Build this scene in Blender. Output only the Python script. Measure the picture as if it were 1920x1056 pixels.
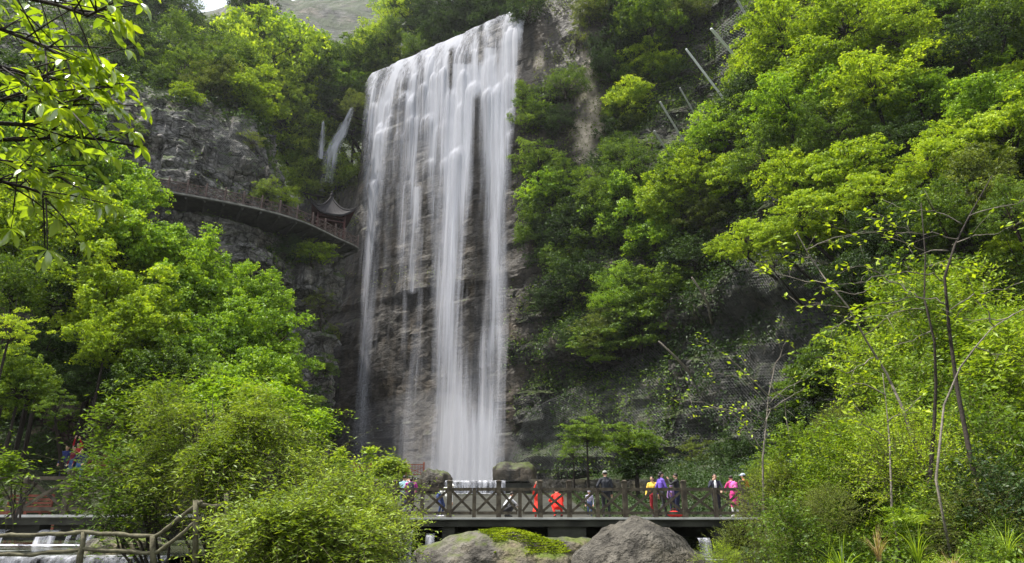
import bpy, math, random
import numpy as np
from mathutils import Vector, Matrix, Quaternion
from mathutils.bvhtree import BVHTree

for _o in list(bpy.data.objects):
    bpy.data.objects.remove(_o)
SC = bpy.context.scene
COL = SC.collection
R = math.radians

# ------------------------------------------------------------ camera, sky, sun, exposure
F_PX = 1280.0
PITCH = R(18.85)
cam_d = bpy.data.cameras.new("camera")
cam_d.sensor_width = 36.0
cam_d.lens = 36.0 * F_PX / 1920.0
cam_d.clip_start = 0.05
cam_d.clip_end = 3000.0
cam = bpy.data.objects.new("camera", cam_d)
COL.objects.link(cam)
cam.location = (0, 0, 0)
cam.rotation_euler = (R(90) + PITCH, 0, 0)
SC.camera = cam

SUN_EL = R(66)
SUN_AZ = R(-95)           # measured from +Y (into the picture) towards +X
sun_dir = Vector((math.sin(SUN_AZ) * math.cos(SUN_EL), math.cos(SUN_AZ) * math.cos(SUN_EL), math.sin(SUN_EL)))
sd = bpy.data.lights.new("sun", 'SUN')
sd.energy = 5.0
sd.angle = R(0.6)
sd.color = (1.0, 0.955, 0.88)
so = bpy.data.objects.new("sun", sd)
COL.objects.link(so)
so.rotation_euler = sun_dir.to_track_quat('Z', 'Y').to_euler()

W = bpy.data.worlds.new("World")
SC.world = W
W.use_nodes = True
_nt = W.node_tree
_nt.nodes.clear()
_out = _nt.nodes.new('ShaderNodeOutputWorld')
_bg = _nt.nodes.new('ShaderNodeBackground')
_sky = _nt.nodes.new('ShaderNodeTexSky')
_sky.sky_type = 'NISHITA'
_sky.sun_disc = False
_sky.sun_elevation = SUN_EL
_sky.sun_rotation = SUN_AZ
_sky.air_density = 1.0
_sky.dust_density = 2.5
_tc = _nt.nodes.new('ShaderNodeTexCoord')
_no = _nt.nodes.new('ShaderNodeTexNoise')
_no.inputs['Scale'].default_value = 2.2
_no.inputs['Detail'].default_value = 6
_rp = _nt.nodes.new('ShaderNodeValToRGB')
_rp.color_ramp.elements[0].position = 0.30
_rp.color_ramp.elements[1].position = 0.52
_mx = _nt.nodes.new('ShaderNodeMixRGB')
_mx.inputs[2].default_value = (5.2, 5.4, 5.8, 1)      # bright cloud, in the sky texture's own units
_nt.links.new(_tc.outputs['Generated'], _no.inputs['Vector'])
_nt.links.new(_no.outputs['Fac'], _rp.inputs[0])
_nt.links.new(_rp.outputs[0], _mx.inputs[0])
_nt.links.new(_sky.outputs[0], _mx.inputs[1])
_nt.links.new(_mx.outputs[0], _bg.inputs['Color'])
_bg.inputs['Strength'].default_value = 0.14
_nt.links.new(_bg.outputs[0], _out.inputs['Surface'])

SC.view_settings.view_transform = 'Standard'
SC.view_settings.look = 'None'
SC.view_settings.gamma = 1.0
SC.view_settings.exposure = 1.08
SC.render.engine = 'CYCLES'
SC.cycles.use_denoising = True
SC.cycles.max_bounces = 7
SC.cycles.diffuse_bounces = 3
SC.cycles.glossy_bounces = 2
SC.cycles.transmission_bounces = 3
SC.cycles.transparent_max_bounces = 16
SC.cycles.volume_bounces = 0
SC.cycles.caustics_reflective = False
SC.cycles.caustics_refractive = False

# ------------------------------------------------------------ small helpers
_ct, _st = math.cos(PITCH), math.sin(PITCH)
def ray(px, py):
    u = (px - 960.0) / F_PX
    v = (528.0 - py) / F_PX
    return Vector((u, _ct - v * _st, _st + v * _ct))
def P(px, py, Y):
    d = ray(px, py)
    return d * (Y / d.y)
def proj(p):
    """numpy (N,3) -> px, py, depth"""
    x, y, z = p[:, 0], p[:, 1], p[:, 2]
    f = y * _ct + z * _st
    up = -y * _st + z * _ct
    f = np.maximum(f, 1e-3)
    return 960 + F_PX * x / f, 528 - F_PX * up / f, f

def _hash(ix, iy, iz, seed):
    h = (ix.astype(np.int64) * 374761393 + iy.astype(np.int64) * 668265263 + iz.astype(np.int64) * 2147483647 + seed * 974634777)
    h = (h ^ (h >> 13)) & 0xFFFFFFFF
    h = (h * 1274126177) & 0xFFFFFFFF
    h = (h ^ (h >> 16)) & 0xFFFFFFFF
    h = (h * 2246822519) & 0xFFFFFFFF
    h = (h ^ (h >> 15)) & 0xFFFFFF
    return h / float(0xFFFFFF) * 2 - 1
def vnoise(p, seed=0):
    i = np.floor(p).astype(np.int64)
    f = p - i
    f = f * f * (3 - 2 * f)
    x, y, z = i[:, 0], i[:, 1], i[:, 2]
    r = 0
    for dx in (0, 1):
        wx = f[:, 0] if dx else 1 - f[:, 0]
        for dy in (0, 1):
            wy = f[:, 1] if dy else 1 - f[:, 1]
            for dz in (0, 1):
                wz = f[:, 2] if dz else 1 - f[:, 2]
                r = r + wx * wy * wz * _hash(x + dx, y + dy, z + dz, seed)
    return r
def fbm(p, seed=0, octs=4, gain=0.5):
    a, s, r = 1.0, 1.0, 0
    for k in range(octs):
        r = r + a * vnoise(p * s + k * 17.3, seed + k * 7)
        a *= gain
        s *= 2.03
    return r
def smooth(x, a, b):
    t = np.clip((x - a) / (b - a), 0, 1)
    return t * t * (3 - 2 * t)

def link(o, parent=None):
    COL.objects.link(o)
    if parent is not None:
        o.parent = parent
    return o
def mesh_np(name, verts, faces, mat=None, smooth_sh=False, attrs=None):
    """verts (N,3); faces (M,3|4) numpy or list of tuples"""
    me = bpy.data.meshes.new(name)
    verts = np.asarray(verts, dtype=np.float32)
    if isinstance(faces, np.ndarray):
        n, k = faces.shape
        me.vertices.add(len(verts))
        me.vertices.foreach_set('co', verts.ravel())
        me.loops.add(n * k)
        me.loops.foreach_set('vertex_index', faces.astype(np.int32).ravel())
        me.polygons.add(n)
        me.polygons.foreach_set('loop_start', np.arange(0, n * k, k, dtype=np.int32))
        me.polygons.foreach_set('loop_total', np.full(n, k, dtype=np.int32))
    else:
        me.from_pydata([tuple(map(float, v)) for v in verts], [], faces)
    if attrs:
        for an, av in attrs.items():
            a = me.attributes.new(an, 'FLOAT', 'POINT')
            a.data.foreach_set('value', np.asarray(av, dtype=np.float32))
    me.update(calc_edges=True)
    me.validate()
    me.polygons.foreach_set('use_smooth', np.full(len(me.polygons), bool(smooth_sh)))
    if mat is not None:
        me.materials.append(mat)
    return me
def obj(name, me, parent=None, loc=None, rot=None, scale=None):
    o = bpy.data.objects.new(name, me)
    link(o, parent)
    if loc is not None: o.location = loc
    if rot is not None: o.rotation_euler = rot
    if scale is not None: o.scale = scale
    return o
def tag(o, label=None, cat=None, group=None, kind=None):
    if label: o['label'] = label
    if cat: o['category'] = cat
    if group: o['group'] = group
    if kind: o['kind'] = kind
    return o
def empty(name, loc, rot=(0, 0, 0)):
    o = bpy.data.objects.new(name, None)
    o.empty_display_size = 0.3
    link(o)
    o.location = loc
    o.rotation_euler = rot
    return o

class MB:
    """collects boxes, tubes, blobs into one mesh"""
    def __init__(s): s.v = []; s.f = []; s.n = 0
    def add(s, v, f):
        s.v.append(np.asarray(v, float)); s.f += [tuple(int(i) + s.n for i in q) for q in f]; s.n += len(v)
    def box(s, c, d, rot=None, taper=1.0):
        hx, hy, hz = d[0] / 2, d[1] / 2, d[2] / 2
        v = []
        for z, t in ((-hz, 1.0), (hz, taper)):
            for x, y in ((-hx, -hy), (hx, -hy), (hx, hy), (-hx, hy)):
                v.append(Vector((x * t, y * t, z)))
        if rot is not None: v = [rot @ q for q in v]
        v = [q + Vector(c) for q in v]
        s.add([tuple(q) for q in v], [(0, 3, 2, 1), (4, 5, 6, 7), (0, 1, 5, 4), (1, 2, 6, 5), (2, 3, 7, 6), (3, 0, 4, 7)])
        return s
    def bar(s, a, b, w, h, up=(0, 0, 1)):
        a, b = Vector(a), Vector(b)
        d = (b - a); L = d.length
        if L < 1e-6: return s
        z = d / L; x = z.cross(Vector(up))
        if x.length < 1e-4: x = z.cross(Vector((1, 0, 0)))
        x.normalize(); y = z.cross(x)
        m = Matrix((x, y, z)).transposed()
        return s.box((a + b) / 2, (w, h, L), m)
    def tube(s, pts, rad, seg=8, cap=True):
        pts = [Vector(p) for p in pts]
        if not hasattr(rad, '__len__'): rad = [rad] * len(pts)
        n = len(pts); v = []; f = []
        ref = None
        for i, p in enumerate(pts):
            t = (pts[min(i + 1, n - 1)] - pts[max(i - 1, 0)])
            if t.length < 1e-7: t = Vector((0, 0, 1))
            t.normalize()
            if ref is None:
                ref = t.orthogonal().normalized()
            else:
                ref = (ref - t * ref.dot(t))
                if ref.length < 1e-5: ref = t.orthogonal()
                ref.normalize()
            b = t.cross(ref)
            for k in range(seg):
                a = 2 * math.pi * k / seg
                v.append(tuple(p + (ref * math.cos(a) + b * math.sin(a)) * rad[i]))
        for i in range(n - 1):
            for k in range(seg):
                k2 = (k + 1) % seg
                f.append((i * seg + k, i * seg + k2, (i + 1) * seg + k2, (i + 1) * seg + k))
        if cap:
            f.append(tuple(reversed(range(seg))))
            f.append(tuple((n - 1) * seg + k for k in range(seg)))
        s.add(v, f)
        return s
    def ball(s, c, r, seg=10, rings=7, rot=None):
        if not hasattr(r, '__len__'): r = (r, r, r)
        v = []; f = []
        for i in range(rings + 1):
            th = math.pi * i / rings
            for k in range(seg):
                a = 2 * math.pi * k / seg
                q = Vector((r[0] * math.sin(th) * math.cos(a), r[1] * math.sin(th) * math.sin(a), r[2] * math.cos(th)))
                if rot is not None: q = rot @ q
                v.append(tuple(q + Vector(c)))
        for i in range(rings):
            for k in range(seg):
                k2 = (k + 1) % seg
                f.append((i * seg + k, (i + 1) * seg + k, (i + 1) * seg + k2, i * seg + k2))
        s.add(v, f)
        return s
    def mesh(s, name, mat, sm=False):
        me = mesh_np(name, np.concatenate(s.v), s.f, mat, sm)
        return me
    def obj(s, name, mat, parent=None, sm=False, **k):
        return obj(name, s.mesh(name, mat, sm), parent, **k)

# ------------------------------------------------------------ materials
def newmat(name):
    m = bpy.data.materials.new(name)
    m.use_nodes = True
    nt = m.node_tree
    nt.nodes.clear()
    out = nt.nodes.new('ShaderNodeOutputMaterial')
    return m, nt, out
class N:
    """tiny node helper"""
    def __init__(s, nt): s.nt = nt
    def __call__(s, typ, ins=None, **props):
        n = s.nt.nodes.new(typ)
        for k, v in props.items(): setattr(n, k, v)
        for k, v in (ins or {}).items():
            sk = n.inputs[k]
            if isinstance(v, bpy.types.NodeSocket): s.nt.links.new(v, sk)
            else: sk.default_value = v
        return n
    def noise(s, vec, scale, detail=4, rough=0.55, typ='Fac'):
        return s('ShaderNodeTexNoise', {'Vector': vec, 'Scale': scale, 'Detail': detail, 'Roughness': rough}).outputs[typ]
    def mapv(s, vec, scale, rot=(0, 0, 0)):
        return s('ShaderNodeMapping', {'Vector': vec, 'Scale': scale, 'Rotation': rot}).outputs[0]
    def ramp(s, fac, stops):
        n = s('ShaderNodeValToRGB', {'Fac': fac})
        e = n.color_ramp.elements
        while len(e) < len(stops): e.new(0.5)
        for q, (p, c) in zip(e, stops):
            q.position = p
            q.color = (c, c, c, 1) if not hasattr(c, '__len__') else (*c, 1)
        return n.outputs[0]
    def mix(s, fac, a, b, mode='MIX'):
        def c(v): return (*v, 1) if (hasattr(v, '__len__') and len(v) == 3 and not isinstance(v, bpy.types.NodeSocket)) else v
        return s('ShaderNodeMixRGB', {0: fac, 1: c(a), 2: c(b)}, blend_type=mode).outputs[0]
    def math(s, op, a, b=0.0, clamp=False):
        return s('ShaderNodeMath', {0: a, 1: b}, operation=op, use_clamp=clamp).outputs[0]

def rock_mat(name, dark, mid, light, moss=0.5, warm=(0.30, 0.24, 0.16), warmth=0.3, sc=1.0, mosscol=(0.05, 0.075, 0.018), wet=0.0, bed=1.0, bump=0.9, crack=1.0):
    m, nt, out = newmat(name)
    n = N(nt)
    co = n('ShaderNodeTexCoord').outputs['Object']
    big = n.noise(co, 0.13 * sc, 3)
    fine = n.noise(co, 1.9 * sc, 5, 0.7)
    strata = n.noise(n.mapv(co, (0.25 * sc if bed == 1 else sc, 0.25 * sc if bed == 1 else sc, 2.4 * sc if bed == 1 else sc)), 1.0, 4, 0.65)
    stain = n.noise(n.mapv(co, (0.8 * sc, 0.8 * sc, 0.07 * sc if bed == 1 else 0.6 * sc)), 1.0, 4, 0.65)
    c = n.mix(n.ramp(fine, [(0.30, 0.0), (0.72, 1.0)]), dark, light)
    c = n.mix(n.ramp(big, [(0.35, 0.0), (0.65, 0.75)]), c, mid)
    c = n.mix(n.math('MULTIPLY', n.ramp(n.noise(co, 0.32 * sc, 3), [(0.5, 0.0), (0.68, 1.0)]), warmth), c, warm)
    c = n.mix(n.ramp(strata, [(0.34, 0.55), (0.46, 0.0)]), c, tuple(x * 0.35 for x in dark))
    c = n.mix(n.ramp(stain, [(0.36, 0.85), (0.52, 0.0)]), c, tuple(x * 0.5 for x in dark))
    c = n.mix(n.ramp(stain, [(0.60, 0.0), (0.74, 0.55)]), c, tuple(min(1, x * 1.35) for x in light))
    wv = n('ShaderNodeVectorMath', {0: co, 1: n('ShaderNodeVectorMath', {0: n.noise(co, 0.7 * sc, 2, 0.6, 'Color'), 1: (1.6 / sc,) * 3}, operation='MULTIPLY').outputs[0]}, operation='ADD').outputs[0]
    ck1 = n('ShaderNodeTexVoronoi', {'Vector': n.mapv(wv, (0.42 * sc, 0.42 * sc, 0.75 * sc)), 'Scale': 1.0}, feature='DISTANCE_TO_EDGE').outputs['Distance']
    ck2 = n('ShaderNodeTexVoronoi', {'Vector': n.mapv(wv, (1.3 * sc, 1.3 * sc, 2.2 * sc)), 'Scale': 1.0}, feature='DISTANCE_TO_EDGE').outputs['Distance']
    c = n.mix(n.ramp(ck1, [(0.0, 0.85 * crack), (0.07, 0.0)]), c, tuple(x * 0.3 for x in dark))
    c = n.mix(n.ramp(ck2, [(0.0, 0.55 * crack), (0.09, 0.0)]), c, tuple(x * 0.4 for x in dark))
    bare = n('ShaderNodeAttribute', attribute_name='bare').outputs['Fac']
    c = n.mix(n.math('MULTIPLY', bare, n.ramp(fine, [(0.3, 0.55), (0.6, 1.0)])), c, (0.55, 0.47, 0.37))
    # moss: where faces look up, and in noise patches
    geo = n('ShaderNodeNewGeometry')
    nz = n('ShaderNodeSeparateXYZ', {0: geo.outputs['Normal']}).outputs[2]
    mo = n.math('ADD', n.math('MULTIPLY', nz, 0.42), n.noise(co, 0.55 * sc, 4, 0.75))
    mf = n.ramp(mo, [(0.66 - 0.10 * moss, 0.0), (0.86 - 0.10 * moss, 1.0)])
    mc = n.mix(n.noise(co, 2.3 * sc, 3), tuple(x * 0.6 for x in mosscol), tuple(x * 1.5 for x in mosscol))
    c = n.mix(mf, c, mc)
    h = n.math('ADD', n.math('MULTIPLY', fine, 0.6), n.math('MULTIPLY', strata, 0.6))
    h = n.math('ADD', h, n.math('ADD', n.math('MULTIPLY', n.math('MINIMUM', ck1, 0.14), 4.0 * crack), n.math('MULTIPLY', n.math('MINIMUM', ck2, 0.12), 2.5 * crack)))
    bp = n('ShaderNodeBump', {'Height': h, 'Strength': bump, 'Distance': 0.5 / sc})
    b = n('ShaderNodeBsdfPrincipled', {'Base Color': c, 'Roughness': 0.88 - 0.3 * wet, 'Normal': bp.outputs[0], 'Specular IOR Level': 0.25})
    nt.links.new(b.outputs[0], out.inputs['Surface'])
    return m

def leaf_mat(name, c0, c1, c2, trans=0.55, gloss=0.014, tcol=None, rough=0.45):
    """c0 dark, c1 mid, c2 young leaf; per-leaf 'tone' attribute picks between them"""
    m, nt, out = newmat(name)
    n = N(nt)
    at = n('ShaderNodeAttribute', attribute_name='tone').outputs['Fac']
    rnd = n('ShaderNodeObjectInfo').outputs['Random']
    t = n.math('ADD', at, n.math('MULTIPLY', n.math('SUBTRACT', rnd, 0.5), 0.30))
    c = n.ramp(t, [(0.0, c0), (0.5, c1), (1.0, c2)])
    d = n('ShaderNodeBsdfDiffuse', {'Color': c})
    tc = n.mix(1.0, c, (1.55, 1.45, 0.55) if tcol is None else tcol, 'MULTIPLY')
    tr = n('ShaderNodeBsdfTranslucent', {'Color': tc})
    mx = n('ShaderNodeMixShader', {0: trans, 1: d.outputs[0], 2: tr.outputs[0]})
    gl = n('ShaderNodeBsdfGlossy', {'Color': (1, 1, 1, 1), 'Roughness': rough})
    m2 = n('ShaderNodeMixShader', {0: gloss, 1: mx.outputs[0], 2: gl.outputs[0]})
    nt.links.new(m2.outputs[0], out.inputs['Surface'])
    return m

def simple_mat(name, c, rough=0.7, var=0.25, sc=3.0, spec=0.3, metal=0.0, bump=0.0, c2=None):
    m, nt, out = newmat(name)
    n = N(nt)
    co = n('ShaderNodeTexCoord').outputs['Object']
    f = n.noise(co, sc, 5)
    lo = tuple(x * (1 - var) for x in c)
    hi = c2 if c2 is not None else tuple(min(1, x * (1 + var)) for x in c)
    col = n.mix(n.ramp(f, [(0.35, 0.0), (0.65, 1.0)]), lo, hi)
    ins = {'Base Color': col, 'Roughness': rough, 'Specular IOR Level': spec, 'Metallic': metal}
    if bump:
        ins['Normal'] = n('ShaderNodeBump', {'Height': n.noise(co, sc * 4, 4), 'Strength': bump, 'Distance': 0.02}).outputs[0]
    b = n('ShaderNodeBsdfPrincipled', ins)
    nt.links.new(b.outputs[0], out.inputs['Surface'])
    return m
# ============================================================ TERRAIN
M_ROCK_L = rock_mat('rock_grey', (0.058, 0.056, 0.053), (0.165, 0.16, 0.15), (0.30, 0.29, 0.275), moss=0.2, warmth=0.3)
M_ROCK_F = rock_mat('rock_wet', (0.020, 0.018, 0.016), (0.052, 0.044, 0.034), (0.080, 0.070, 0.056), moss=-0.5, warm=(0.085, 0.062, 0.036), warmth=0.55, mosscol=(0.055, 0.07, 0.02), wet=0.8, bump=0.35, crack=0.45)
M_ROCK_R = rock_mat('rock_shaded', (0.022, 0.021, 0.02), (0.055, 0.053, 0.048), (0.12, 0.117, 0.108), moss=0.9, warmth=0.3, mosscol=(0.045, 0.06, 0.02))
M_SOIL = rock_mat('soil', (0.022, 0.018, 0.014), (0.045, 0.035, 0.024), (0.085, 0.07, 0.05), moss=0.6, warmth=0.5, sc=2.0, mosscol=(0.03, 0.04, 0.012))

def arc(pts, n_s=None, step=0.45):
    pts = [np.array(p, float) for p in pts]
    ext = [2 * pts[0] - pts[1]] + pts + [2 * pts[-1] - pts[-2]]
    dense = []
    for i in range(1, len(ext) - 2):
        p0, p1, p2, p3 = ext[i - 1:i + 3]
        for t in np.linspace(0, 1, 24, endpoint=False):
            dense.append(0.5 * ((2 * p1) + (-p0 + p2) * t + (2 * p0 - 5 * p1 + 4 * p2 - p3) * t * t + (-p0 + 3 * p1 - 3 * p2 + p3) * t ** 3))
    dense.append(pts[-1])
    d = np.array(dense)
    L = np.concatenate([[0], np.cumsum(np.linalg.norm(np.diff(d, axis=0), axis=1))])
    n = int(L[-1] / step) + 1
    s = np.linspace(0, L[-1], n)
    q = np.stack([np.interp(s, L, d[:, 0]), np.interp(s, L, d[:, 1])], 1)
    t = np.gradient(q, axis=0)
    t /= np.linalg.norm(t, axis=1)[:, None]
    return q, t, s

class Cliff:
    """rock face swept along a plan line; every profile is a list of (outward, height)"""
    def __init__(s, plan, profiles, side, step=0.45, seed=1, lump=1.0, ledge=1.0, fine=1.0, joint=1.0):
        q, t, ss = arc(plan, step=step)
        nrm = np.stack([t[:, 1], -t[:, 0]], 1) * side       # towards the valley
        s.q, s.nrm, s.ss = q, nrm, ss
        ks = [k for k, _ in profiles]
        def dens(pr):
            pr = np.array(pr, float)
            L = np.concatenate([[0], np.cumsum(np.linalg.norm(np.diff(pr, axis=0), axis=1))])
            return pr, L
        Lmax = max(dens(p)[1][-1] for _, p in profiles)
        m = int(Lmax / step) + 1
        tt = np.linspace(0, 1, m)
        # resample every profile by its own key index so that ledges line up
        K = len(profiles[0][1])
        Lref = dens(profiles[0][1])[1]
        tk = Lref / Lref[-1]
        prof = np.array([[np.interp(tt, tk, np.array(p)[:, 0]), np.interp(tt, tk, np.array(p)[:, 1])] for _, p in profiles])  # (nk,2,m)
        fs = ss / ss[-1]
        O = np.empty((len(ss), m)); Z = np.empty((len(ss), m))
        for j in range(m):
            O[:, j] = np.interp(fs, ks, prof[:, 0, j])
            Z[:, j] = np.interp(fs, ks, prof[:, 1, j])
        X = q[:, 0:1] + nrm[:, 0:1] * O
        Y = q[:, 1:2] + nrm[:, 1:2] * O
        p = np.stack([X, Y, Z], -1).reshape(-1, 3)
        S = np.repeat(ss[:, None], m, 1).reshape(-1)
        # local steepness: ledges only on steep parts
        dO = np.gradient(O, axis=1); dZ = np.gradient(Z, axis=1)
        steep = np.clip(np.abs(dZ) / (np.hypot(dO, dZ) + 1e-6), 0, 1).reshape(-1)
        d = lump * (2.6 * fbm(p * 0.055, seed, 3) + 1.0 * fbm(p * 0.2, seed + 5, 3))
        zz = p[:, 2] + 0.9 * fbm(p * 0.12, seed + 9, 2) + 0.03 * S
        for hgt, amp in ((3.7, 0.9), (1.3, 0.42)):
            k = np.floor(zz / hgt)
            fr = zz / hgt - k
            a = _hash(k, k * 0, k * 0, seed + 3); b = _hash(k + 1, k * 0, k * 0, seed + 3)
            w = smooth(fr, 0.82, 1.0)
            d += ledge * steep * amp * (a * (1 - w) + b * w)
            jw = hgt * 1.1
            off = S / jw + _hash(k, k * 0, k * 0, seed + 4) * 3
            kj = np.floor(off)
            d += joint * steep * amp * 0.7 * _hash(kj, k, k * 0, seed + 6)
        d += fine * 0.30 * fbm(p * 0.9, seed + 11, 3)
        s.base = p.copy()
        NX = np.repeat(nrm[:, None, :], m, 1).reshape(-1, 2)
        up = np.sqrt(np.clip(1 - steep ** 2, 0, 1))
        p[:, 0] += NX[:, 0] * d * steep; p[:, 1] += NX[:, 1] * d * steep; p[:, 2] += d * up * 0.8
        s.p = p.reshape(len(ss), m, 3)
        s.basep = s.base.reshape(len(ss), m, 3)
        s.m = m
        s.O, s.Z = O, Z
        s.steep = steep.reshape(len(ss), m)
        s.side = side
    def faces(s, i0=0, i1=None, j0=0, j1=None):
        n, m = s.p.shape[:2]
        idx = np.arange(n * m).reshape(n, m)
        a, b, c, d = idx[:-1, :-1], idx[1:, :-1], idx[1:, 1:], idx[:-1, 1:]
        f = np.stack([a, b, c, d] if s.side > 0 else [a, d, c, b], -1).reshape(-1, 4)
        return f
    def build(s, name, mat, **attrs):
        me = mesh_np(name, s.p.reshape(-1, 3), s.faces(), mat, False, attrs)
        return obj(name, me)

# ---- left buttress with the walkway
cl_plan = [(-95, 34), (-72, 46), (-52, 56.5), (-37.6, 63), (-29.6, 67), (-25.2, 70.5), (-22.6, 75), (-21, 79), (-23.5, 85), (-29, 92), (-36, 100)]
#           base      foot bulge      recess           band            walkway ledge   upper wall                slope back
p0 = [(1, -1), (0, 6), (-1.5, 12), (-0.5, 18.5), (-0.8, 20.5), (-4.6, 21.2), (-4.6, 24.4), (-0.2, 25.2), (0.3, 29.6), (-2.2, 30.6), (-3.0, 36), (-3.8, 42), (-7, 46), (-15, 55), (-25, 66), (-36, 76), (-70, 90)]
p1 = [(1, -1), (0, 6), (-1.5, 12), (-0.5, 18.5), (-0.8, 20.5), (-3.8, 21.2), (-3.8, 24.4), (-0.2, 25.2), (0.3, 29.6), (-2.4, 30.6), (-3.2, 35), (-4.0, 40), (-6, 43), (-12, 52), (-20, 62), (-28, 70), (-40, 80)]
p2 = [(1, -1), (0, 6), (-0.6, 12), (-0.2, 18.5), (-0.5, 19.5), (-2.4, 20.2), (-2.2, 22.8), (-0.2, 23.6), (-0.5, 29.0), (-1.0, 30.4), (-7.5, 31), (-8.0, 36), (-9, 38), (-11, 42), (-13, 47), (-16, 52), (-19, 56)]
p3 = [(1, -1), (0, 6), (-0.6, 12), (-0.2, 18.5), (-0.5, 19.5), (-1.4, 20.2), (-1.2, 22.8), (-0.2, 23.6), (-0.5, 29.0), (-1.0, 30.4), (-3.5, 31), (-4.0, 35), (-4, 38), (-5, 42), (-6, 46), (-8, 52), (-11, 58)]
CL = Cliff(cl_plan, [(0, p0), (0.56, p0), (0.66, p1), (0.735, p2), (0.79, p2), (1.0, p3)], side=1, step=0.42, seed=11, lump=0.75, ledge=0.7, joint=1.2)
o = CL.build('cliff', M_ROCK_L); tag(o, kind='structure')

def bare_of(cl):
    # freshly broken pale rock in a tall strip right of the fall
    p = cl.p.reshape(-1, 3); px, py, d = proj(p)
    w = vnoise(p * 0.5, 61) * 16 + vnoise(p * 1.6, 62) * 8
    a = smooth(px + w, 1076, 1090) * (1 - smooth(px + w, 1104 + (py - 100) * 0.13, 1122 + (py - 100) * 0.13)) * smooth(py, 88, 105) * (1 - smooth(py, 300, 345))
    b = smooth(px + w, 996, 1002) * (1 - smooth(px + w, 1012, 1020)) * smooth(py, 95, 105) * (1 - smooth(py, 122, 135))
    return np.clip(a * (0.55 + 0.9 * vnoise(p * 0.8, 63)) + b, 0, 1) * (d > 30)
# ---- wall behind the waterfall
cf_plan = [(-44, 116), (-35, 110), (-25.3, 102), (-12, 93.5), (1.2, 85), (6, 82.5), (12, 80), (17, 83), (23, 92)]
f0 = [(3, 0), (0, 8), (-0.4, 30), (0.2, 31), (-0.4, 33), (-1, 46), (-2, 54), (-6, 60), (-16, 68), (-26, 76), (-45, 92)]
f1 = [(2, 0), (0, 8), (-0.2, 30), (0.15, 31), (-0.4, 33.5), (-0.8, 50), (-1.2, 67), (-2.4, 74.4), (-9, 74.8), (-18, 80), (-50, 108)]
f2 = [(2, 0), (0, 8), (-0.2, 30), (0.15, 31), (-0.4, 33.5), (-0.8, 50), (-1.2, 67), (-2.4, 74.4), (-9, 74.8), (-18, 80), (-50, 108)]
CF = Cliff(cf_plan, [(0, f0), (0.236, f0), (0.272, f1), (0.70, f2), (1.0, f2)], side=1, step=0.42, seed=37, lump=0.30, ledge=0.10, fine=0.4, joint=0.18)
o = CF.build('cliff', M_ROCK_F, bare=bare_of(CF)); tag(o, kind='structure')

# ---- right wall, leaning back
cr_plan = [(-1, 97), (2.6, 88), (4.6, 84), (9, 79.5), (13, 74), (17, 66), (20.5, 57), (25, 48), (30, 40), (36, 31), (41, 20), (44, 4)]
r0 = [(2.0, 0.5), (1.6, 6), (1.2, 12), (0.6, 25), (0.2, 40), (-0.6, 60), (-1.2, 74), (-3, 90), (-8, 105), (-20, 118)]
r1 = [(0.5, 0.5), (3.0, 5), (2.2, 13), (-1.5, 22), (-4, 36), (-8, 52), (-12, 66), (-18, 82), (-28, 96), (-40, 108)]
r2 = [(1.0, 0.5), (2.0, 6), (1.0, 12), (-1.5, 20), (-8, 32), (-15, 46), (-22, 58), (-30, 70), (-38, 80), (-50, 92)]
r3 = [(2.0, -1.0), (1.0, 5), (-2.0, 9), (-7, 16), (-15, 26), (-23, 38), (-30, 50), (-38, 62), (-46, 74), (-60, 88)]
CR = Cliff(cr_plan, [(0, r0), (0.12, r0), (0.28, r1), (0.55, r2), (0.8, r3), (1.0, r3)], side=1, step=0.45, seed=71, lump=1.0)
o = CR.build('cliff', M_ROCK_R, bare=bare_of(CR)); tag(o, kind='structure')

# ---- valley floor: one sheet with the stepped stream bed and both banks
def ground_h(x, y):
    x = np.asarray(x, float); y = np.asarray(y, float)
    bed = np.interp(y, [-400, 14.6, 15.2, 22.5, 26.2, 27.4, 44.4, 45.2, 60, 100, 400], [-1.9, -1.75, -1.25, -1.2, -1.35, -0.35, 1.05, 1.3, 1.5, 1.7, 2])
    # left bank
    xl = np.interp(y, [0, 20, 26, 30, 45, 80], [-14, -15, -13, -9, -8, -22])
    wl = smooth(-(x - xl), 0, 3)
    dl = np.clip(-(x - xl) - 3, 0, 200)
    hl = np.interp(y, [0, 25, 29, 34, 60, 100], [-0.9, -0.9, 1.45, 1.6, 3.6, 4]) + np.clip(y - 34, 0, 40) * 0.12 * smooth(dl, 0, 12) + 0.38 * np.clip(dl - 8, 0, 60) + 1.25 * np.clip(y - 35.5, 0, 9) * smooth(dl, 2, 9)
    # right bank
    xr = np.interp(y, [-400, 0, 10, 14, 24, 29, 45, 90], [1.2, 1.4, 2.3, 3.6, 8.6, 9.0, 9.0, 0.0])
    wr = smooth(x - xr, 0, np.interp(y, [0, 14, 25], [2.6, 2.5, 1.5]))
    hr = np.interp(y, [-10, 4, 12, 20, 27, 45, 80], [-1.2, -1.0, -0.35, -0.35, 0.3, 2.2, 3.4]) + 0.20 * np.clip(x - xr - 2.5, 0, 100)
    p = np.stack([x, y, x * 0], -1).reshape(-1, 3)
    nz = fbm(p * 0.35, 5, 4).reshape(x.shape) * 0.22
    h = bed * (1 - np.clip(wl + wr, 0, 1)) + hl * wl + hr * wr
    return h + nz * (0.35 + wl + wr)
def grid(xs, ys, hf):
    X, Y = np.meshgrid(xs, ys, indexing='ij')
    Z = hf(X, Y)
    n, m = X.shape
    idx = np.arange(n * m).reshape(n, m)
    f = np.stack([idx[:-1, :-1], idx[1:, :-1], idx[1:, 1:], idx[:-1, 1:]], -1).reshape(-1, 4)
    return np.stack([X, Y, Z], -1).reshape(-1, 3), f
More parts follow.
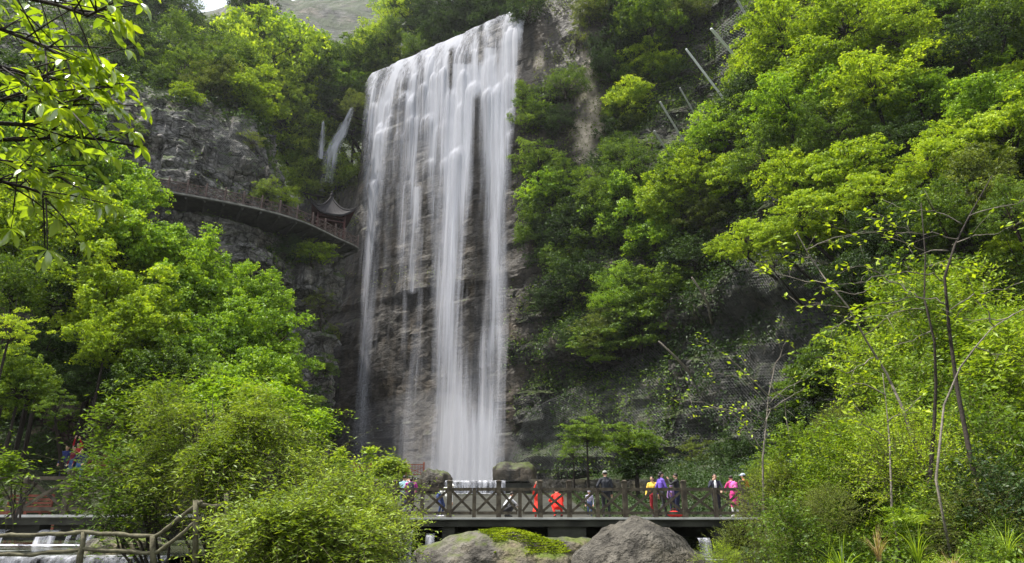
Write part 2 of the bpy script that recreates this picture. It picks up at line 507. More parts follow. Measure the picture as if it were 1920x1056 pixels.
xs = np.unique(np.concatenate([np.linspace(-600, -60, 12), np.linspace(-60, -20, 60), np.linspace(-20, 20, 190), np.linspace(20, 60, 60), np.linspace(60, 600, 12)]))
ys = np.unique(np.concatenate([np.linspace(-300, -5, 10), np.linspace(-5, 35, 190), np.linspace(35, 110, 120), np.linspace(110, 900, 12)]))
gv, gf = grid(xs, ys, ground_h)
GROUND = obj('ground', mesh_np('ground', gv, gf, M_SOIL, True)); tag(GROUND, kind='structure')

# ---- far mountain, high above and behind
def far_h(x, y):
    p = np.stack([x, y, x * 0], -1).reshape(-1, 3)
    r = fbm(p * 0.012, 91, 5).reshape(x.shape) * 22
    return np.interp(y, [150, 250, 300, 330, 420], [60, 130, 235, 300, 380]) * (0.80 + 0.20 * smooth(-(x + 40), -60, 60)) + r - 0.55 * np.clip(x + 55, 0, 400) * 1.2 - 0.5 * np.clip(-x - 140, 0, 400)
fv, ff = grid(np.linspace(-330, 120, 150), np.linspace(150, 420, 110), far_h)
M_FAR = rock_mat('far_rock', (0.028, 0.03, 0.027), (0.055, 0.06, 0.048), (0.15, 0.145, 0.13), moss=0.9, sc=0.16, crack=0.0, mosscol=(0.03, 0.042, 0.016))
o = obj('mountain', mesh_np('mountain', fv, ff, M_FAR, False)); tag(o, kind='structure')

# ---- one ray-cast tree over all rock and ground
def bvh_of(arrs):
    V = np.concatenate([a for a, _ in arrs]); F = []; k = 0
    for a, f in arrs:
        F.append(f + k); k += len(a)
    return BVHTree.FromPolygons(V.tolist(), np.concatenate(F).tolist())
BV = bvh_of([(CL.p.reshape(-1, 3), CL.faces()), (CF.p.reshape(-1, 3), CF.faces()), (CR.p.reshape(-1, 3), CR.faces()), (gv, gf)])
def hit(px, py):
    d = ray(px, py).normalized()
    h = BV.ray_cast(Vector((0, 0, 0)), d)
    return h[0], h[1]
def gz(x, y):
    h = BV.ray_cast(Vector((x, y, 200.0)), Vector((0, 0, -1)))
    return h[0].z
def gzz(x, y):
    return float(ground_h(np.array([float(x)]), np.array([float(y)]))[0])
# ============================================================ WATER
def fall_mat(name, base=0.43, grain=1.0):
    m, nt, out = newmat(name)
    n = N(nt)
    co = n('ShaderNodeTexCoord').outputs['Object']
    at = n('ShaderNodeAttribute', attribute_name='flow').outputs['Fac']
    s1 = n.noise(n.mapv(co, (1.5 * grain, 1.5 * grain, 0.035)), 1.0, 6, 0.65)
    s2 = n.noise(n.mapv(co, (4.2 * grain, 4.2 * grain, 0.10)), 1.0, 4, 0.6)
    s = n.math('ADD', n.math('MULTIPLY', s1, 0.65), n.math('MULTIPLY', s2, 0.35))
    k = n.math('ADD', at, n.math('MULTIPLY', n.math('SUBTRACT', s, 0.5), 2.1))
    k = n.math('MULTIPLY', k, n.math('MINIMUM', n.math('MULTIPLY', at, 4.0), 1.0))
    a = n.ramp(k, [(0.02, 0.0), (0.50, 0.30), (1.30, 0.84)])
    d = n('ShaderNodeBsdfDiffuse', {'Color': (base, base * 1.02, base * 1.12, 1)})
    t = n('ShaderNodeBsdfTranslucent', {'Color': (base, base, base * 1.02, 1)})
    w = n('ShaderNodeMixShader', {0: 0.12, 1: d.outputs[0], 2: t.outputs[0]})
    tr = n('ShaderNodeBsdfTransparent')
    mx = n('ShaderNodeMixShader', {0: a, 1: tr.outputs[0], 2: w.outputs[0]})
    nt.links.new(mx.outputs[0], out.inputs['Surface'])
    return m
M_FALL = fall_mat('falling_water')
M_FOAM = simple_mat('foam', (0.80, 0.83, 0.86), 0.5, 0.08, 8)

def bumpy(x, c, w):
    return np.exp(-((x - c) / w) ** 2)
# streams: list of (py, centre px, half width px, strength)
STREAMS = [
    [(680, 866, 20, 0.0), (780, 864, 44, .28), (860, 856, 62, .5), (910, 850, 80, .75)],
    [(760, 905, 16, 0.0), (830, 900, 26, .4), (905, 895, 40, .6)],
    [(120, 750, 14, .7), (150, 742, 13, .8), (200, 718, 12, .85), (300, 706, 11, .8), (380, 699, 9, .85), (480, 690, 9, .75), (560, 685, 10, .55), (640, 684, 8, .62), (720, 678, 9, .45), (840, 671, 13, .35), (880, 668, 14, .3)],
    [(150, 700, 10, .5), (200, 694, 10, .45), (300, 688, 10, .28), (400, 684, 8, .10), (460, 682, 6, 0)],
    [(130, 775, 9, .6), (230, 776, 10, .62), (300, 772, 9, .7), (380, 775, 7, .6), (450, 773, 7, .45), (545, 773, 6, .62), (553, 773, 5, 0)],
    [(200, 760, 12, .4), (300, 752, 10, .25), (420, 757, 8, .35), (540, 757, 5, .3), (620, 760, 4, .2), (700, 757, 6, .1)],
    [(380, 783, 6, .35), (450, 787, 5, .35), (560, 788, 5, .2), (640, 782, 7, .28), (740, 770, 8, .36), (860, 757, 11, .32), (890, 752, 14, .25)],
    [(110, 805, 12, .7), (200, 806, 14, .62), (300, 808, 10, .45), (400, 812, 6, .35), (500, 818, 7, .4), (600, 820, 8, .45), (700, 822, 8, .45), (800, 828, 12, .45), (890, 835, 16, .45)],
    [(80, 850, 24, .75), (150, 842, 24, .8), (250, 846, 24, .88), (350, 848, 22, .85), (450, 842, 16, .85), (560, 838, 13, .82), (650, 841, 13, .8), (740, 846, 16, .75), (800, 852, 20, .7), (900, 860, 32, .65)],
    [(150, 868, 16, .7), (250, 868, 14, .6), (350, 862, 16, .5), (460, 856, 12, .3), (600, 852, 16, .22), (750, 866, 12, .35), (850, 862, 20, .45), (900, 870, 28, .6)],
    [(50, 905, 12, .8), (100, 898, 12, .7), (160, 888, 14, .6), (250, 876, 12, .45), (330, 880, 8, .1)],
    [(30, 965, 16, .85), (90, 955, 18, .8), (150, 945, 20, .8), (250, 938, 20, .75), (330, 934, 20, .72), (420, 930, 15, .72), (520, 930, 11, .72), (600, 927, 12, .62), (640, 920, 14, .75), (700, 912, 13, .62), (760, 908, 16, .7), (840, 902, 20, .7), (900, 892, 30, .65)],
    [(120, 915, 12, .6), (200, 912, 14, .55), (300, 914, 10, .4), (400, 916, 6, .3), (500, 922, 6, .25), (600, 912, 5, .2), (660, 902, 4, .2)],
    [(640, 936, 6, .25), (720, 930, 7, .3), (800, 922, 8, .35), (880, 915, 8, .3)],
]
def water_sheet():
    n, m = CF.p.shape[:2]
    z = CF.Z; O = CF.O
    # keep only the face part
    jmax = int(np.searchsorted(CF.Z[int(n * 0.6)], 74.75))
    fs = CF.ss / CF.ss[-1]
    i0 = int(np.searchsorted(fs, 0.260)); i1 = int(np.searchsorted(fs, 0.708))
    # finer resample along s and z
    S = np.linspace(i0, i1, 420); T = np.linspace(0, jmax, 420)
    si = np.floor(S).astype(int).clip(0, n - 2); sf = (S - si)[:, None, None]
    ti = np.floor(T).astype(int).clip(0, m - 2); tf = (T - ti)[None, :, None]
    def samp(A):
        a = A[si][:, ti]; b = A[si + 1][:, ti]; c = A[si][:, ti + 1]; d = A[si + 1][:, ti + 1]
        return (a * (1 - sf) + b * sf) * (1 - tf) + (c * (1 - sf) + d * sf) * tf
    base = samp(CF.basep)
    oo = samp(np.repeat(CF.O[:, :, None], 1, 2))[..., 0]
    nr = CF.nrm[si][:, None, :] * np.ones((1, len(T), 1))
    zz = base[..., 2]
    # water leaves the lip and drifts outward as it falls; smooth running envelope
    h = np.clip(74.7 - zz, 0, 80)
    off = 1.0 + 0.9 * np.sqrt(h / 10.0) - oo - 0.8
    off = np.where(h < 8, off + (oo + 0.8) * (1 - h / 8), off)
    sp = (CF.ss[0] + S / n * CF.ss[-1])[:, None] + zz * 0
    # stepped shelves in the upper third where the sheet bounces
    q = np.stack([sp * 0.42, sp * 0, zz * 0.0], -1).reshape(-1, 3)
    shelf = vnoise(q, 21).reshape(zz.shape)
    for lv, amp, cw in ((71.0, 0.45, 1.7), (67.0, 0.6, 2.6), (62.5, 0.6, 2.1), (57.5, 0.65, 3.1), (51.0, 0.5, 2.4)):
        cc = sp / cw + 0.35 * vnoise(np.stack([sp * 0.8, sp * 0, sp * 0 + lv], -1).reshape(-1, 3), 31).reshape(zz.shape)
        k = np.floor(cc); fr = cc - k
        hk = _hash(k.astype(int).reshape(-1), (k * 0).astype(int).reshape(-1), (k * 0 + lv).astype(int).reshape(-1), 5).reshape(zz.shape)
        ak = 0.5 + 0.5 * _hash(k.astype(int).reshape(-1), (k * 0 + 3).astype(int).reshape(-1), (k * 0 + lv).astype(int).reshape(-1), 6).reshape(zz.shape)
        dome = np.clip(1 - (2 * fr - 1) ** 2, 0, 1)
        zl = lv + 3.2 * hk - 1.6 * (1 - np.sqrt(dome))
        t = zl - zz
        tt_ = np.clip(t / 2.2, 0, 1)
        off = off + amp * ak * np.sqrt(dome) * np.sqrt(np.clip(1 - (1 - tt_) ** 2, 0, 1)) * np.exp(-np.clip(t, 0, 99) / 6.0)
    off += 0.22 * vnoise(np.stack([sp * 1.3, sp * 0, zz * 0.05], -1).reshape(-1, 3), 55).reshape(zz.shape)
    p = base.copy()
    p[..., 0] += nr[..., 0] * off; p[..., 1] += nr[..., 1] * off
    # crest bends back over the lip
    return p, sp, zz
wp, wsp, wzz = water_sheet()
fl = wp.reshape(-1, 3)
px, py, dep = proj(fl)
den = np.zeros(len(fl))
for st in STREAMS:
    a = np.array(st, float)
    c = np.interp(py, a[:, 0], a[:, 1]); w = np.interp(py, a[:, 0], a[:, 2]); s_ = np.interp(py, a[:, 0], a[:, 3])
    s_ = np.where((py < a[0, 0] - 30) | (py > a[-1, 0] + 30), 0, s_)
    r = np.abs(px - c) / w
    den += s_ * np.exp(-(r ** 2) * 0.8)
# full veil near the lip, thinning downward
hh = 74.7 - fl[:, 2]
lft = np.interp(py, [25, 150, 300, 420, 900], [700, 683, 676, 676, 650])
rgt = np.interp(py, [25, 120, 300, 600, 900], [985, 972, 958, 950, 930])
edge = smooth(px, lft - 6, lft + 16) * (1 - smooth(px, rgt - 8, rgt + 6))
veil = np.interp(hh, [0, 3, 12, 22, 34, 72], [0.52, 0.40, 0.34, 0.24, 0.11, 0.09])
# where the sheet bounces off a shelf it is whiter
q = np.stack([wsp.reshape(-1) * 0.9, hh * 0, hh * 0.16], -1)
veil = veil * (1 + 0.55 * vnoise(q, 77) * smooth(hh, 0, 6))
den = np.clip(den * 0.95 + veil * 0.9, 0, 1.15) * edge
# dry mossy ribs
for (rx, ry0, ry1, rw) in ((903, 40, 100, 7), (893, 190, 560, 8), (846, 100, 150, 5), (880, 420, 640, 8)):
    den *= 1 - 0.85 * np.exp(-((px - (rx - (py - ry0) * 0.03)) / rw) ** 2) * smooth(py, ry0 - 20, ry0) * (1 - smooth(py, ry1, ry1 + 40))
den *= smooth(hh, -0.4, 0.3)
n_, m_ = wp.shape[:2]
idx = np.arange(n_ * m_).reshape(n_, m_)
wf = np.stack([idx[:-1, :-1], idx[1:, :-1], idx[1:, 1:], idx[:-1, 1:]], -1).reshape(-1, 4)
keep = den[wf].max(1) > 0.02
o = obj('waterfall', mesh_np('waterfall', fl, wf[keep], M_FALL, True, {'flow': den})); tag(o, kind='structure')
# a second, thinner curtain standing off the first gives the veil depth
q = np.stack([wsp.reshape(-1) * 0.5, hh * 0, hh * 0.03], -1)
den2 = np.clip(den * 0.75 + 0.35 * vnoise(q, 99) * edge, 0, 1) * edge * smooth(hh, 6, 16) * 0.45
fl2 = fl.copy()
nrm2 = np.array([0.54, -0.84])
fl2[:, 0] += nrm2[0] * (0.5 + 0.02 * hh); fl2[:, 1] += nrm2[1] * (0.5 + 0.02 * hh)
keep = den2[wf].max(1) > 0.05
M_FALL2 = fall_mat('falling_spray', 0.60, 0.45)
o = obj('waterfall', mesh_np('waterfall_veil', fl2, wf[keep], M_FALL2, True, {'flow': den2})); tag(o, kind='structure')

def chute(name, rows, mat=None, seg=14, curve=0.25, seed=3):
    """rows: (centre point, half width vector, flow)"""
    rows_v = []; fl_ = []
    R_ = []
    pts = [np.array(r[0], float) for r in rows]; hw = [np.array(r[1], float) for r in rows]; fv_ = [r[2] for r in rows]
    L = np.linspace(0, len(rows) - 1, (len(rows) - 1) * 8 + 1)
    for l in L:
        i = min(int(l), len(rows) - 2); t = l - i
        c = pts[i] * (1 - t) + pts[i + 1] * t; h = hw[i] * (1 - t) + hw[i + 1] * t; f = fv_[i] * (1 - t) + fv_[i + 1] * t
        for k in range(seg + 1):
            a = -1 + 2 * k / seg
            bulge = curve * (1 - a * a) + 0.35 * float(vnoise(np.array([[l * 1.3 + seed, a * 1.1, 0.7]]), 9)[0])
            q = c + h * a + np.array([0, -1, 0.1]) * bulge + np.array([0, -1, 0]) * 0.12 * math.sin(k * 2.3 + i + seed) 
            rows_v.append(q); fl_.append(f * max(0, 1 - abs(a) ** 1.6) * (0.85 + 0.25 * float(vnoise(np.array([[k * 0.9 + seed, l * 0.9, 0.3]]), 4)[0])) * min(1, l * 2 + 0.1))
    n, m = len(L), seg + 1
    idx = np.arange(n * m).reshape(n, m)
    f = np.stack([idx[:-1, :-1], idx[1:, :-1], idx[1:, 1:], idx[:-1, 1:]], -1).reshape(-1, 4)
    o = obj(name, mesh_np(name, np.array(rows_v), f, mat or M_FALL, True, {'flow': np.array(fl_)}))
    tag(o, kind='structure')
    return o
# side fall in the cleft, left of the main one
def cleft(pts, dy=1.0, fl=.8):
    rows = []
    for (x, y, w) in pts:
        h = hit(x, y)[0]
        c = Vector(h) * (1 - dy / h.y) if h is not None else P(x, y, 100)
        rows.append((c, (w * c.y / F_PX, 0.3, 0), fl))
    return rows
CLEFT = [(662, 200, 4), (656, 215, 7), (648, 232, 9), (640, 250, 12), (630, 268, 14), (622, 290, 16), (616, 320, 15), (613, 345, 14)]
def fixdepth(rows):
    ys = np.array([r[0].y for r in rows])
    # running minimum keeps the stream in front of the rock
    out = []
    for i, r in enumerate(rows):
        y = max(84.5, min(ys[max(0, i - 2):i + 3]) - 1.3)
        c = r[0] * (y / r[0].y)
        out.append((c, r[1], r[2]))
    return out
rr = fixdepth(cleft(CLEFT, 1.0, 1.25))
rr[0] = (rr[0][0], rr[0][1], 0.5)
for k in range(6, len(rr)): rr[k] = (rr[k][0], rr[k][1], 0.4)
chute('waterfall', rr)
rr = fixdepth(cleft([(607, 225, 3), (606, 240, 5), (604, 262, 6), (602, 280, 6), (601, 298, 7)], 1.0, 1.0))
chute('waterfall', rr)

# still and running water
def water_mat(name, col=(0.05, 0.055, 0.035), rough=0.12, foam=0.0):
    m, nt, out = newmat(name)
    n = N(nt)
    co = n('ShaderNodeTexCoord').outputs['Object']
    nz = n.noise(n.mapv(co, (1.0, 2.2, 1)), 2.5, 4)
    fo = n.ramp(n.noise(n.mapv(co, (0.7, 1.0, 1)), 0.9, 5), [(0.62 - foam, 0), (0.80 - foam, 0.85)])
    c = n.mix(fo, col, (0.6, 0.63, 0.64))
    bp = n('ShaderNodeBump', {'Height': nz, 'Strength': 0.35, 'Distance': 0.05})
    rg = n.math('ADD', n.math('MULTIPLY', fo, 0.5), rough)
    b = n('ShaderNodeBsdfPrincipled', {'Base Color': c, 'Roughness': rg, 'IOR': 1.33, 'Normal': bp.outputs[0]})
    nt.links.new(b.outputs[0], out.inputs['Surface'])
    return m
M_WATER = water_mat('stream_water')
M_WATERF = water_mat('foaming_water', foam=0.22)
def sheet(name, x0, x1, y0, y1, z, mat, nx=24, ny=16, amp=0.03, zf=None):
    v, f = grid(np.linspace(x0, x1, nx), np.linspace(y0, y1, ny), lambda X, Y: (z if zf is None else zf(X, Y)) + amp * fbm(np.stack([X, Y, X * 0], -1).reshape(-1, 3) * 1.1, 8, 3).reshape(X.shape))
    o = obj(name, mesh_np(name, v, f, mat, True)); tag(o, kind='structure')
    return o
sheet('water', -27, 11, 45.6, 112, 2.02, M_WATERF, 60, 90, 0.05)                # plunge pool
sheet('water', -24, -3.2, 15.1, 27.2, -0.82, M_WATER, 50, 30, 0.02)             # pool by the rail fence
sheet('water', -24, 3.6, -60, 14.9, -1.35, M_WATER, 50, 60, 0.02)               # stream below the camera
sheet('water', -3.1, 9.4, 15.3, 27.0, -1.15, M_WATER, 40, 30, 0.02)             # under the bridge

# drifting spray at the foot of the fall
def volume_box(name, c, r, dens, col=(0.95, 0.96, 1.0)):
    m, nt, out = newmat(name)
    n = N(nt)
    v = n('ShaderNodeVolumePrincipled', {'Color': (*col, 1), 'Density': dens, 'Anisotropy': 0.2})
    nt.links.new(v.outputs[0], out.inputs['Volume'])
    mb = MB().ball(c, r, 24, 14)
    o = mb.obj(name, m, None, True)
    tag(o, 'pale spray drifting at the foot of the waterfall', 'spray', kind='stuff')
    return o
volume_box('mist', (-10.5, 84.0, 3.5), (13.0, 7.0, 11.0), 0.014)
# ============================================================ FOLIAGE
rng = np.random.default_rng(7)
M_BARK = simple_mat('bark', (0.028, 0.022, 0.017), 0.9, 0.4, 6, bump=0.5)
M_BARKL = simple_mat('grey_bark', (0.16, 0.14, 0.115), 0.85, 0.35, 10, bump=0.5)
LM = {
    'lime':   leaf_mat('leaf_lime',   (0.100, 0.160, 0.010), (0.225, 0.335, 0.018), (0.40, 0.50, 0.040), 0.42),
    'maple':  leaf_mat('leaf_maple',  (0.060, 0.125, 0.010), (0.165, 0.290, 0.018), (0.31, 0.45, 0.030), 0.40, 0.02),
    'green':  leaf_mat('leaf_green',  (0.032, 0.066, 0.009), (0.085, 0.150, 0.014), (0.18, 0.27, 0.024), 0.40),
    'olive':  leaf_mat('leaf_olive',  (0.045, 0.066, 0.014), (0.105, 0.145, 0.022), (0.20, 0.25, 0.040), 0.40),
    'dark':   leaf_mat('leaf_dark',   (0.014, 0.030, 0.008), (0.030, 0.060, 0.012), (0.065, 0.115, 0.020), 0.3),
    'willow': leaf_mat('leaf_willow', (0.060, 0.105, 0.012), (0.175, 0.255, 0.024), (0.33, 0.42, 0.055), 0.38, 0.02),
    'olive2': leaf_mat('leaf_olive_willow', (0.050, 0.090, 0.012), (0.145, 0.210, 0.022), (0.29, 0.36, 0.05), 0.38, 0.02),
    'grass':  leaf_mat('leaf_grass',  (0.050, 0.095, 0.008), (0.145, 0.235, 0.014), (0.30, 0.40, 0.04), 0.42),
    'straw':  leaf_mat('leaf_straw',  (0.16, 0.11, 0.05), (0.30, 0.22, 0.10), (0.45, 0.38, 0.20), 0.3),
    'big':    leaf_mat('leaf_big',    (0.12, 0.20, 0.008), (0.26, 0.38, 0.014), (0.42, 0.52, 0.025), 0.50, 0.10, rough=0.28),
    'red':    leaf_mat('leaf_red',    (0.18, 0.03, 0.01), (0.35, 0.07, 0.02), (0.45, 0.16, 0.03), 0.4),
    'moss':   leaf_mat('leaf_moss',   (0.06, 0.09, 0.010), (0.16, 0.215, 0.012), (0.28, 0.33, 0.02), 0.2, 0.0),
}
def unit(v):
    return v / (np.linalg.norm(v, axis=-1, keepdims=True) + 1e-9)
def leaf_quads(c, nrm, axis, L, Wd, tone, droop=0.0, fold=0.0):
    """rhombus leaves. c centre, nrm facing, axis along the leaf, L length, Wd width"""
    a = unit(axis - nrm * (axis * nrm).sum(-1, keepdims=True))
    b = np.cross(nrm, a)
    L = np.asarray(L).reshape(-1, 1); Wd = np.asarray(Wd).reshape(-1, 1)
    v0 = c - a * L * 0.5; v2 = c + a * L * 0.5
    m = c - a * L * 0.06
    v1 = m + b * Wd * 0.5 + nrm * Wd * fold; v3 = m - b * Wd * 0.5 + nrm * Wd * fold
    v = np.stack([v0, v1, v2, v3], 1).reshape(-1, 3)
    f = np.arange(len(v)).reshape(-1, 4)
    return v, f, np.repeat(tone, 4)
def rand_unit(n, g=rng):
    v = g.normal(size=(n, 3)); return unit(v)

def tree_model(seed, style):
    """returns crown leaves (v,f,tone) and branch MB, crown centre at origin, radius ~1 * 4 m"""
    g = np.random.default_rng(seed)
    RAD = 4.0
    S = dict(
        layered=dict(pads=50, pr=(0.6, 1.7), flat=0.20, n=15500, L=0.26, W=0.15, up=0.8, squash=0.68, keep=0.12),
        feather=dict(pads=60, pr=(0.7, 1.25), flat=0.36, n=16500, L=0.24, W=0.085, up=0.45, squash=0.9, keep=0.0),
        lobed=dict(pads=52, pr=(0.5, 1.35), flat=0.75, n=20500, L=0.25, W=0.17, up=0.35, squash=0.95, keep=0.0),
        dense=dict(pads=50, pr=(0.5, 1.35), flat=0.75, n=15000, L=0.25, W=0.14, up=0.25, squash=0.9, keep=0.0),
        sparse=dict(pads=34, pr=(0.5, 1.0), flat=0.35, n=5200, L=0.24, W=0.13, up=0.4, squash=0.9, keep=0.15),
    )[style]
    br = MB()
    base = Vector((0, 0, -RAD * 0.75))
    cen = []
    k = 0
    while len(cen) < S['pads'] and k < 4000:
        k += 1
        d = g.normal(size=3); d /= np.linalg.norm(d)
        r = RAD * ((0.25 + 0.72 * g.random() ** 0.6) if g.random() < 0.82 else g.uniform(0.95, 1.22))
        c = d * r * np.array([1, 1, S['squash']])
        if c[2] < -RAD * 0.62: continue
        if all(np.linalg.norm((c - q) * np.array([1, 1, 1.9])) > 0.85 for q in cen) or k > 2500: cen.append(c)
    cen = np.array(cen)
    V = []; F = []; T = []; nv = 0
    pr = g.uniform(*S['pr'], size=len(cen))
    wgt = pr ** 2; wgt /= wgt.sum()
    for i, c in enumerate(cen):
        n = int(S['n'] * wgt[i])
        r = pr[i]
        d = rand_unit(n, g)
        d[:, 2] = np.abs(d[:, 2]) * np.where(g.random(n) < 0.72, 1, -1)
        rr = (0.45 + 0.62 * g.random(n) ** 0.5)
        # uneven outline: twigs stick out
        ang = np.arctan2(d[:, 1], d[:, 0])
        lob = 1 + 0.25 * np.sin(ang * 5 + i) + 0.18 * np.sin(ang * 11 + 2 * i)
        q = d * rr[:, None] * r * lob[:, None]
        q[:, 2] *= S['flat']
        # pads droop at the rim
        q[:, 2] -= 0.16 * r * (np.hypot(q[:, 0], q[:, 1]) / r) ** 2
        # cluster leaves into sprigs
        m = max(6, n // 9)
        sp = q[:m]
        ids = g.integers(0, m, size=n)
        q = sp[ids] + g.normal(size=(n, 3)) * 0.13 * np.array([1, 1, 0.6])
        p = q + c
        nz = fbm(p * 0.9, seed, 2)
        ok = nz > (-0.55 + S['keep'])
        p = p[ok]; n = len(p)
        rr2 = np.linalg.norm((p - c) / np.array([r, r, r * S['flat']]), axis=1).clip(0, 1.4)
        nr = unit(unit(p - c) * 0.5 + np.array([0, 0, S['up']]) + g.normal(size=(n, 3)) * 0.55)
        ax = unit((p - c) * np.array([1, 1, 0.3]) + g.normal(size=(n, 3)) * 0.7 + np.array([0, 0, -0.25]))
        sz = g.uniform(0.65, 1.25, n)
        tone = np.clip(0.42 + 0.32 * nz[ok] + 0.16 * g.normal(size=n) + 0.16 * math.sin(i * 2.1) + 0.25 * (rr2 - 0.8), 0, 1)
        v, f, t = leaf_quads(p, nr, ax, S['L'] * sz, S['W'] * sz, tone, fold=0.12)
        V.append(v); F.append(f + nv); T.append(t); nv += len(v)
        # limb to the pad
        a = base * (0.2 + 0.5 * g.random())
        e = Vector(c - np.array([0, 0, 0.1]))
        mid = a.lerp(e, 0.5) + Vector(g.normal(size=3) * 0.3)
        br.tube([a, mid, e], [0.06, 0.032, 0.012], 5, False)
        for _ in range(1):
            e2 = e + Vector((g.normal() * r * 0.5, g.normal() * r * 0.5, g.normal() * 0.12 + 0.05))
            br.tube([mid.lerp(e, 0.6), e2], [0.03, 0.01], 4, False)
    br.tube([base * 1.02, base * 0.5, Vector((0, 0, 0.2)), Vector((0.2, 0.1, RAD * 0.4))], [0.13, 0.10, 0.06, 0.02], 7, False)
    return np.concatenate(V), np.concatenate(F), np.concatenate(T), br

MODELS = {}
def get_model(style, k, matk):
    key = (style, k, matk)
    if key not in MODELS:
        gk = (style, k)
        if gk not in MODELS:
            v, f, t, br = tree_model(100 + k * 13 + len(style) * 7, style)
            MODELS[gk] = (v, f, t, br.mesh('branches', M_BARK))
        v, f, t, bm = MODELS[gk]
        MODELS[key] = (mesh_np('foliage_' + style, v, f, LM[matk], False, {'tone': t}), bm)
    return MODELS[key]
_tr = MB().tube([(0, 0, 0), (0.35, 0.1, 0.25), (-0.25, -0.1, 0.55), (0.1, 0.1, 0.8), (0, 0, 1)], [1.0, 0.86, 0.78, 0.68, 0.6], 8)
ME_TRUNK = _tr.mesh('trunk', M_BARK, True)
NVAR = dict(layered=3, feather=2, lobed=3, dense=3, sparse=2)
TREES = []
def tree_at(c, rad, style, matk, label, root=None, group=None, var=None, name='tree', cat='tree', squash=1.0):
    """crown centred on c with radius rad; trunk grows from root"""
    g = random.Random(hash((round(c[0], 2), round(c[2], 2))))
    c = Vector(c)
    if root is None:
        best = None
        for dr in ((0, 0, -1), (0.0, 0.5, -1), (0.4, 0.5, -1), (-0.4, 0.5, -1), (0, 1.2, -1), (0.9, 0.6, -0.8), (-0.9, 0.6, -0.8)):
            h = BV.ray_cast(c, Vector(dr).normalized())
            if h[0] is not None and (best is None or h[3] < best[1] - 0.5): best = (h[0], h[3])
        if best is None or best[1] > 2.6 * rad:
            for dr in ((0, 1, -0.6), (0, 1, 0), (0.7, 0.7, -0.5), (-0.7, 0.7, -0.5), (1, 0.3, -0.5), (-1, 0.3, -0.5)):
                h = BV.ray_cast(c, Vector(dr).normalized())
                if h[0] is not None and (best is None or h[3] < best[1] - 0.5): best = (h[0], h[3])
        root = best[0] if best else c - Vector((0, 0, rad * 2))
    root = Vector(root)
    k = (var if var is not None else g.randrange(NVAR[style])) % NVAR[style]
    cm, bm = get_model(style, k, matk)
    t = empty(name, root - Vector((0, 0, 0.15)))
    tag(t, label, cat, group)
    s = rad / 4.0
    rz = g.uniform(0, 6.28)
    rel = c - t.location
    obj('crown', cm, t, rel, (g.uniform(-.15, .15), g.uniform(-.15, .15), rz), (s, s, s * squash))
    obj('branches', bm, t, rel, (0, 0, rz), (s, s, s * squash))
    base = rel - Vector((0, 0, rad * 0.72 * squash))
    if base.length > 0.4:
        tr = obj('trunk', ME_TRUNK, t, (0, 0, 0))
        tr.rotation_mode = 'QUATERNION'
        tr.rotation_quaternion = base.to_track_quat('Z', 'Y')
        w = max(0.05, rad * 0.042)
        tr.scale = (w * 1.5, w * 1.5, base.length)
    TREES.append(t)
    return t
def tree_px(px, py, rpx, style, matk, label, lift=0.55, Y=None, group=None, **k):
    """tree whose crown is seen around (px,py) with a radius of rpx photo pixels, growing on the rock behind it"""
    rpx = rpx * 1.18
    h = hit(px, py)[0]
    Yh = h.y if h is not None else 112.0
    dpt = Yh / (1.0 + lift * rpx / F_PX / 0.92)
    if Y is not None:
        if px > 1290 and Y > 22: Y = max(Y, Yh - 8.0)
        dpt = min(Y, dpt)
    c = P(px, py, dpt)
    rad = rpx / F_PX * (dpt * _ct + c.z * _st)
    return tree_at(c, rad, style, matk, label, group=group, **k)

# ---- scrub clinging to the rock (nobody could count it)
def scrub(cl, name, label, matk, n, dens, seed, L=0.32, W=0.15, hgt=0.5, thr=0.0, zmin=-5, zmax=200, freq=0.16, region=None):
    g = np.random.default_rng(seed)
    P_ = cl.p
    nn, mm = P_.shape[:2]
    i = g.integers(0, nn - 1, n); j = g.integers(0, mm - 1, n)
    a = g.random(n)[:, None]; b = g.random(n)[:, None]
    p00 = P_[i, j]; p10 = P_[i + 1, j]; p01 = P_[i, j + 1]
    p = p00 + (p10 - p00) * a + (p01 - p00) * b
    e1 = p10 - p00; e2 = p01 - p00
    nr = unit(np.cross(e1, e2)) * cl.side
    upf = np.clip(nr[:, 2], -0.6, 1)
    px, py, dep = proj(p)
    m = (px > -120) & (px < 2040) & (py > -80) & (py < 1100) & (p[:, 2] > zmin) & (p[:, 2] < zmax)
    nz = fbm(p * freq, seed, 4) + upf * 0.8
    m &= nz > thr
    if region is not None: m &= region(px, py, p)
    p = p[m]; nr = nr[m]; nz = nz[m]; n = len(p)
    # spread each seed into a tuft
    K = dens
    p = np.repeat(p, K, 0); nr = np.repeat(nr, K, 0); nz = np.repeat(nz, K)
    h = hgt * (0.35 + np.clip(nz - thr, 0, 1.2))
    off = g.normal(size=p.shape) * 0.32
    p = p + off + nr * (h * g.random(len(p)))[:, None]
    p[:, 2] += h * 0.3 * g.random(len(p))
    nv = unit(nr * 0.6 + np.array([0, 0, 0.6]) + g.normal(size=p.shape) * 0.55)
    ax = unit(nr * 0.6 + g.normal(size=p.shape) * 0.7 + np.array([0, 0, -0.2]))
    sz = g.uniform(0.6, 1.3, len(p))
    tone = np.clip(0.40 + 0.25 * fbm(p * 0.25, seed + 1, 3) + 0.14 * g.normal(size=len(p)), 0, 1)
    v, f, t = leaf_quads(p, nv, ax, L * sz, W * sz, tone, fold=0.1)
    o = obj(name, mesh_np(name, v, f, LM[matk], False, {'tone': t}))
    tag(o, label, 'undergrowth', kind='stuff')
    print(name, len(f))
    return o
